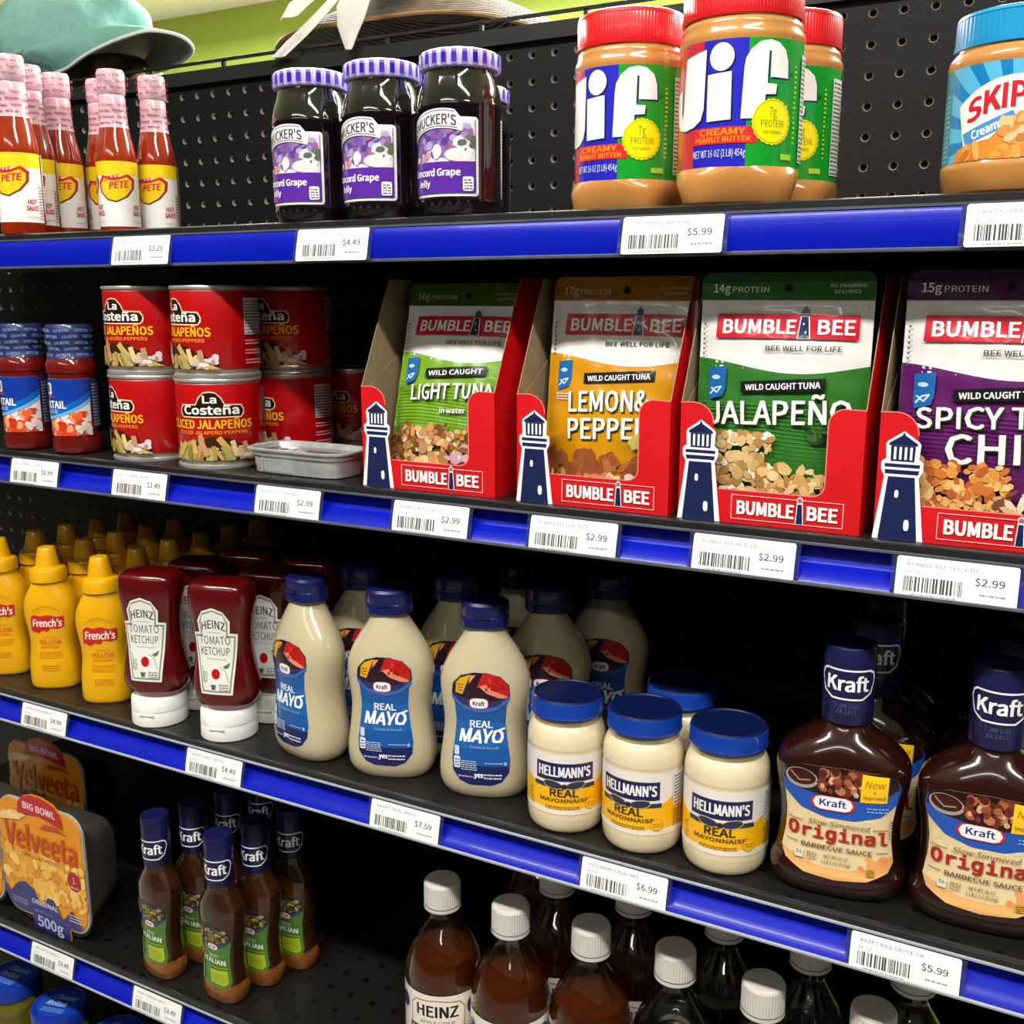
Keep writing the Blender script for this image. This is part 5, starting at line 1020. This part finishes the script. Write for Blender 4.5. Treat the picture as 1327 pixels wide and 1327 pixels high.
# ------------------------------------------------------------ fourth shelf
def italian():
    t = empty('salad_dressing_bottle', (0, 0, 0)); dr = mat('italian_dressing_plastic', '3c220d', 0.12, coat=1, noise=(50, '2c1608', 0.2)); sed = mat('dressing_sediment', '9a5c26', 0.15, coat=1, noise=(90, '6e3c14', 0.2)); nv = mat('navy_cap_wrap', '17184a', 0.35)
    lo = [(0, 18, 12.5, 2.6), (2, 21, 14.5, 2.8), (9, 23.4, 16.2, 3), (16, 23, 16, 3), (21, 21.6, 15.2, 3)]
    hi = [(21, 21.6, 15.2, 3), (40, 20.4, 14.6, 2.8), (62, 21.4, 15, 2.8), (82, 24, 16.4, 2.7), (88, 24.3, 16.4, 2.6), (99, 24, 16.2, 2.5), (107, 20, 15, 2.2), (115, 14.4, 13.2, 2), (124, 12.8, 12.6, 2)]
    secs = lo[:-1] + hi
    g = M(); g.oval(lo, sed, 48, caps=(True, False)); g.build('bottle_foot', t, sharp=0.5)
    g = M(); g.oval(hi, dr, 48, caps=(False, True)); g.build('bottle', t, sharp=0.2)
    g = M(); g.lathe([(13.2, 121), (13.7, 122), (13.7, 170), (13, 171.4), (4, 171.8)], nv, 40); cp = g.build('cap', t, sharp=0.6)
    p = Print(ovsurf(L2S([(13.7, 117), (13.7, 171)])), -16, 28, 122, 168, dx=2.2, off=0.3); kraft_ring(p, 5, 139, 37, 20); p.build('cap_print', cp)
    p = Print(ovsurf(secs), -26, 26, 17, 84, dx=2.5, dy=3, off=0.25)
    p.poly([(-18, 20), (-6, 17.6), (6, 17.6), (18, 20), (20.5, 26), (18.6, 40), (19, 56), (22, 70), (22.6, 78), (17, 83), (0, 84), (-17, 83), (-22.6, 78), (-22, 70), (-19, 56), (-18.6, 40), (-20.5, 26)], '4c7a2c')
    p.poly([(-18.8, 50), (-19, 56), (-22, 70), (-22.6, 78), (-17, 83), (0, 84), (17, 83), (22.6, 78), (21.5, 68), (12, 61), (0, 58.6), (-10, 60)], '34486e')
    p.poly([(-16, 65), (-20, 78), (-14, 82.6), (0, 83.6), (16, 82.6), (22, 78), (21.6, 70), (12, 65), (0, 63)], '2a1c10')
    p.blobs(-10, 19, 66, 81, 46, 2.4, ['7a6a38', '988c50', '5a4a24', 'b0a064', '6c5430', '40301a'], 4, 1.5, clip=[(-14, 64), (0, 63.4), (12, 65.4), (21, 70), (21, 78), (14, 82.4), (0, 83.4), (-16, 82)])
    p.ell(-15.5, 73, 4.4, 6.5, 'd8c8b0', 18); p.ell(-15.5, 73, 3.6, 5.6, 'c8542c', 18)
    p.ell(1, 60.5, 6.6, 3.4, 'c8304c', 20, e=3); p.ell(1, 60.5, 6, 2.9, 'ecdede', 20, e=3); p.text('Kraft', 1, 59.2, 2.6, 8, '3a3050', bold=0.04, res=1)
    p.rect(-18.4, -12, 50, 58, 'b89c34'); p.text('ZESTY', 2, 49.6, 2.8, 11, 'dce8cc', bold=0.03, res=1); p.text('ITALIAN', 1.5, 43, 5, 26, 'e8f0dc', bold=0.05)
    p.rect(-17.8, -12.5, 22, 41, '8aa070'); p.smalltext(-17, -13, 23, 40, 6, '5c7c44', 5)
    p.poly([(-3, 22), (14, 21.5), (17.5, 25), (16, 37.5), (-4, 36)], 'a6b824'); p.smalltext(-1, 14, 24, 34, 4, '86961c', 7); p.line([(-4, 38.6), (16.4, 39.8)], 0.8, 'a6b824')
    p.build('label', t); return t
IL = 'Italian dressing bottle with navy cap'
place_all(italian, [
    (243, -337, ZS['D'], -0.1, IL + ', left of the two in front'),
    (324, -335, ZS['D'], -0.05, IL + ', right of the two in front'),
    (257, -301, ZS['D'], 0.0, IL + ', second back in the left row'),
    (269, -264, ZS['D'], 0.0, IL + ', third back in the left row'),
    (281, -228, ZS['D'], 0.0, IL + ', fourth back in the left row'),
    (337, -299, ZS['D'], 0.0, IL + ', second back in the right row'),
    (350, -262, ZS['D'], 0.0, IL + ', third back in the right row')], 'bottle', 'Italian dressing bottles')

GLASS = mat('clear_bottle_plastic', 'f4f2ee', 0.03, trans=1, ior=1.45)
def vinegar_maker(kind):
    def f():
        t = empty('vinegar_bottle', (0, 0, 0))
        liq = mat('cider_vinegar', '8c3e0c', 0.06, trans=0.6, ior=1.33, noise=(12, '7c3408', 0.3)) if kind == 'cider' else mat('white_vinegar', 'd8d8cc', 0.0, trans=1, ior=1.33, noise=(12, 'ccccc0', 0.3))
        secs = crom(L2S([(28, 0), (31.5, 2), (33, 8), (33, 60), (33, 100), (32.6, 108), (30, 120), (25, 132), (18, 143), (13, 151), (11.6, 156), (11.6, 164)]), 3)
        inn = [(z if i else 1.5, a - 1.0, b - 1.0, e) for i, (z, a, b, e) in enumerate(secs)]
        g = M(); g.oval(secs, GLASS, 56, caps=(True, False)); n0 = len(g.f); g.oval(inn, GLASS, 56, caps=(True, False))
        for k in range(n0, len(g.f)): g.f[k] = g.f[k][::-1]
        g.build('bottle', t, sharp=1.2)
        lv = 122; li = [(z + (0.3 if z < 2 else 0), a - 1.25, b - 1.25, e) for (z, a, b, e) in secs if z < lv - 0.5]; li[0] = (1.9,) + li[0][1:]; last = li[-1]; li.append((lv, 28.0, 28.0, 2))
        g = M(); g.oval(li, liq, 48); g.build('vinegar', t, sharp=0.8)
        wc = mat('white_ribbed_cap', 'd6cfc8', 0.5, noise=(30, 'ccc5be', 0.2))
        g = M(); g.lathe([(15.4, 162), (15.9, 162.6), (15.9, 165.6)], wc, 90, caps=(True, False)); g.lathe([(15.6, 166), (15.5, 184)], wc, 90, rib=0.3, caps=(False, False)); g.lathe([(15.4, 184), (14.6, 185.8), (13, 186.4), (3, 186.4)], wc, 90, caps=(False, True)); g.build('cap', t, sharp=0.35)
        p = Print(ovsurf(secs), -66, 66, 22, 102, dx=3, off=0.3)
        top = [(x, 98 - 0.0 * x) for x in (-66, 66)]
        W = 'ece2d4' if kind == 'cider' else 'e4e2dc'
        p.rect(-66, 66, 22, 98, W)
        for cx in (0, -74):
            p.poly([(cx - 24, 66), (cx - 25, 86), (cx - 20, 92), (cx, 94), (cx + 20, 92), (cx + 25, 86), (cx + 24, 66)], '8a7c4c'); p.poly([(cx - 23, 66), (cx - 24, 85.6), (cx - 19.4, 91), (cx, 93), (cx + 19.4, 91), (cx + 24, 85.6), (cx + 23, 66)], W)
            p.text('HEINZ', cx, 78, 10, 36, '1c1a18', bold=0.05)
            p.text('APPLE CIDER' if kind == 'cider' else 'DISTILLED WHITE', cx, 71, 3.4, 30, '7a6c3c', bold=0.02); p.rect(cx - 26, cx + 26, 56, 68, '2c3418' if kind == 'cider' else '2a3a58'); p.text('VINEGAR', cx, 58.4, 7.4, 46, 'e4dcc0', bold=0.05)
        p.ell(34, 84, 7.6, 8.6, '30386c', 24); p.ell(34, 84, 3, 5, '8a90b4', 12); p.ell(-34, 84, 6, 7, '30386c', 20)
        p.blobs(-60, 60, 28, 54, 60, 5, ['8a9a4c', 'b4a860', 'c86040', '6c7c34', 'd8c890'] if kind == 'cider' else ['5878a8', '9ab0cc', 'c8d0d8'], 5, 1.3)
        p.build('label', t); return t
    return f
VC = 'cider vinegar bottle with white cap'; VW = 'clear vinegar bottle with white cap'
place_all(vinegar_maker('cider'), [
    (567, -322, ZS['D'], 0.38, 'amber ' + VC + ', leftmost in front'),
    (635, -326, ZS['D'], 0.36, 'amber ' + VC + ', second from the left in front'),
    (704, -320, ZS['D'], 0.0, 'amber ' + VC + ', third in front, beside the clear ones'),
    (642, -254, ZS['D'], 0.1, 'amber ' + VC + ', second row, its cap cut by the shelf edge'),
    (590, -186, ZS['D'], 0.3, 'amber ' + VC + ', far back, only part of its pale label showing'),
    (712, -250, ZS['D'], 0.1, 'amber ' + VC + ', second row, dark, behind the third front one')], 'bottle', 'amber vinegar bottles under the mayonnaise shelf')
place_all(vinegar_maker('white'), [
    (773, -318, ZS['D'], 0.2, VW + ', leftmost of the clear ones in front'),
    (842, -325, ZS['D'], 0.2, VW + ', middle of the clear ones in front'),
    (917, -318, ZS['D'], 0.2, VW + ', rightmost of the clear ones in front'),
    (790, -248, ZS['D'], 0.6, VW + ', second row left, its grey label showing'),
    (860, -254, ZS['D'], 0.2, VW + ', second row middle, cap just under the shelf edge'),
    (934, -246, ZS['D'], 0.4, VW + ', second row right, below the barbecue sauce price tag')], 'bottle', 'clear vinegar bottles under the mayonnaise shelf')

def velveeta():
    t = empty('pasta_bowl', (0, 0, 0)); gp = mat('grey_bowl_plastic', '4e4a44', 0.35, coat=0.2, noise=(20, '403c38', 0.25)); pl = mat('bowl_rim_plastic', 'b8b0a0', 0.35, noise=(20, 'aaa292', 0.2))
    # bowl lies on its side: opening faces the aisle (-y), bottom towards the back
    g = M(); N = 56; vs = []; fs = []
    for (y, a, b) in ((3, 63, 66), (4, 65, 68), (6, 65, 68), (7.5, 60, 62), (26, 54, 56), (56, 44, 46), (61, 40, 42), (61.5, 4, 4)):
        for k in range(N):
            th = 2 * PI * k / N; c, s_ = math.cos(th), math.sin(th); e = 4.5
            vs.append((a * math.copysign(abs(c) ** (2 / e), c), y, 70 + b * math.copysign(abs(s_) ** (2 / e), s_)))
    for i in range(7):
        for k in range(N): k2 = (k + 1) % N; fs.append([i * N + k, i * N + k2, (i + 1) * N + k2, (i + 1) * N + k][::-1])
    fs.append([7 * N + k for k in range(N)][::-1]); fs.append([k for k in range(N)])
    g.add(vs, fs, gp); g.build('bowl', t, sharp=0.6)
    def rr(x0, x1, y0, y1, r):
        p = []
        for cx, cy, a in ((x1 - r, y1 - r, 0), (x0 + r, y1 - r, 90), (x0 + r, y0 + r, 180), (x1 - r, y0 + r, 270)):
            for k in range(7): q = math.radians(a + 15 * k); p.append((cx + r * math.cos(q), cy + r * math.sin(q)))
        return p
    body = rr(-66, 66, 12, 147, 22)
    g = M(); g.plate(body, 0.2, 3, pl); g.build('lid_film', t, sharp=0.3)
    card = mat('orange_card', 'e89410', 0.35, coat=0.4, noise=(8, 'e08a0a', 0.2))
    cb = rr(-64, 64, 16, 146, 20); 
    out = [(-64, 36)] + [(-24, 16), (-24, 2), (34, 0), (34, 14)] + [(44, 14)] + [(cb[k]) for k in range(21, 28)]
    # sleeve: rounded card with a foot tab and a hump on top
    out = [(x, y) for x, y in cb[0:7]] + [(36, 146), (26, 154), (8, 158), (-8, 158), (-22, 153), (-28, 146)] + [(x, y) for x, y in cb[7:14]] + [(x, y) for x, y in cb[14:21]] + [(-22, 16), (-22, 1), (36, 0.3), (36, 16)] + [(x, y) for x, y in cb[21:28]]
    g = M(); g.plate(out, -0.8, 0, card); cd = g.build('card_sleeve', t, sharp=0.3)
    p = Print(lambda u, v: (u, -0.8, v), -66, 66, 0, 160, dx=200, off=0.06)
    clip = rr(-63.6, 63.6, 16.4, 145.6, 19.6); p.clip = clip
    p.blobs(-64, 64, 42, 88, 190, 8, ['f0b848', 'e8a030', 'f8cc68', 'd88c20', 'f4c05c', 'ecac3c'], 4, 1.6)
    p.poly([(-64, 16), (-64, 44), (-56, 34), (-50, 40), (-42, 48), (-30, 52), (-16, 46), (-8, 30), (-2, 30), (4, 42), (14, 42), (22, 30), (26, 22), (34, 30), (42, 38), (52, 24), (64, 20), (64, 16)], '2e2c74')
    p.clip = None; p.rect(-21.6, 35.6, 1, 24, '2e2c74')
    p.clip = clip
    p.poly([(-64, 126), (-40, 134), (-18, 132), (-30, 124), (-64, 118)], 'f4c468'); p.text('2x cheese', -44, 124, 7, 28, 'f6e8c8', bold=0.03, sh=0.2); p.clip = None
    p.poly([(-32, 132), (-29, 145.5), (-22, 152.5), (-8, 157.4), (8, 157.4), (26, 153.4), (36, 145.6), (40, 130), (4, 136)][::1], 'b8142c'); p.text('BIG BOWL', 4, 139.5, 7.4, 50, 'f2c8d0', bold=0.05, rot=-0.03)
    p.text('Velveeta', 0, 92, 27, 112, 'c04408', bold=0.035, sh=0.06); p.poly([(2, 122), (12, 129), (30, 130), (46, 124), (30, 125), (14, 123)], 'c04408')
    p.text('SHELLS & CHEESE', -2, 84, 4.4, 56, 'b06a14', bold=0.03)
    p.ell(50, 74, 10, 11, 'a81820', 26); p.text('1', 50, 72, 7, 3, 'f0a0a0', bold=0.04); p.smalltext(44, 56, 66, 70, 1, 'f0a0a0', 3)
    p.text('ORIGINAL', 0, 30, 5.4, 42, 'c8cce8', bold=0.05); p.text('NET WT 5.0 OZ', -4, 21, 2.8, 26, '9a9cc8', bold=0.02, res=1); p.text('500g', 6, 5, 12, 40, 'a8b4dc', bold=0.06)
    p.smalltext(-52, -28, 24, 32, 3, 'a09cb8', 4); p.smalltext(38, 58, 26, 36, 3, 'c8b8c0', 5)
    p.build('card_print', cd); return t
place_all(velveeta, [
    (84, -350, ZS['D'], 0.0, 'orange macaroni and cheese package with its full orange card showing, in front'),
    (-34, -252, ZS['D'], 0.0, 'orange macaroni and cheese package half hidden behind the front one'),
    (-52, -350, ZS['D'], 0.0, 'orange macaroni and cheese bowl package cut off by the left edge of the picture')], 'package', 'macaroni and cheese bowls')

# ------------------------------------------------------------ lowest shelf
def lidjar():
    t = empty('dip_jar', (0, 0, 0)); b = mat('royal_blue_lid', '1438a0', 0.35, coat=0.3, noise=(30, '102f92', 0.2)); y = mat('yellow_relish_in_glass', '6e6414', 0.15, coat=1, noise=(80, '4a4a10', 0.2))
    g = M(); g.oval(crom(L2S([(26, 0), (30, 2), (31, 8), (31, 80), (30, 92), (27, 98), (26, 102)]), 3), y, 48); g.build('jar', t, sharp=1)
    g = M(); g.lathe([(29, 100), (31, 100.6), (31, 115), (30, 117.4), (27, 118.2), (26, 117.4), (3, 117.4)], b, 64); ld = g.build('lid', t, sharp=0.5)
    p = Print(lambda u, v: (u, v, 117.4), -24, 24, -24, 24, dx=100, off=0.1)
    p.ell(0, 0, 23, 23, '1a44b0', 40); p.text('Classic', 2, 6, 7, 30, '9ab8e4', bold=0.05, sh=0.2); p.text('Relish', -2, -5, 7, 24, '9ab8e4', bold=0.05, sh=0.2); p.smalltext(-14, 14, -16, -8, 3, '7a9cd4', 3)
    p.build('lid_print', ld); return t
place_all(lidjar, [
    (50, -323, ZS['E'], 0.25, 'jar with a round blue lid, middle of the three at the bottom left corner'),
    (-42, -315, ZS['E'], 0.1, 'jar with a round royal blue lid, cut by the left edge at the bottom'),
    (146, -326, ZS['E'], 0.2, 'jar with a round royal blue lid, rightmost, just showing at the bottom edge')], 'jar', 'blue lidded jars on the lowest shelf')
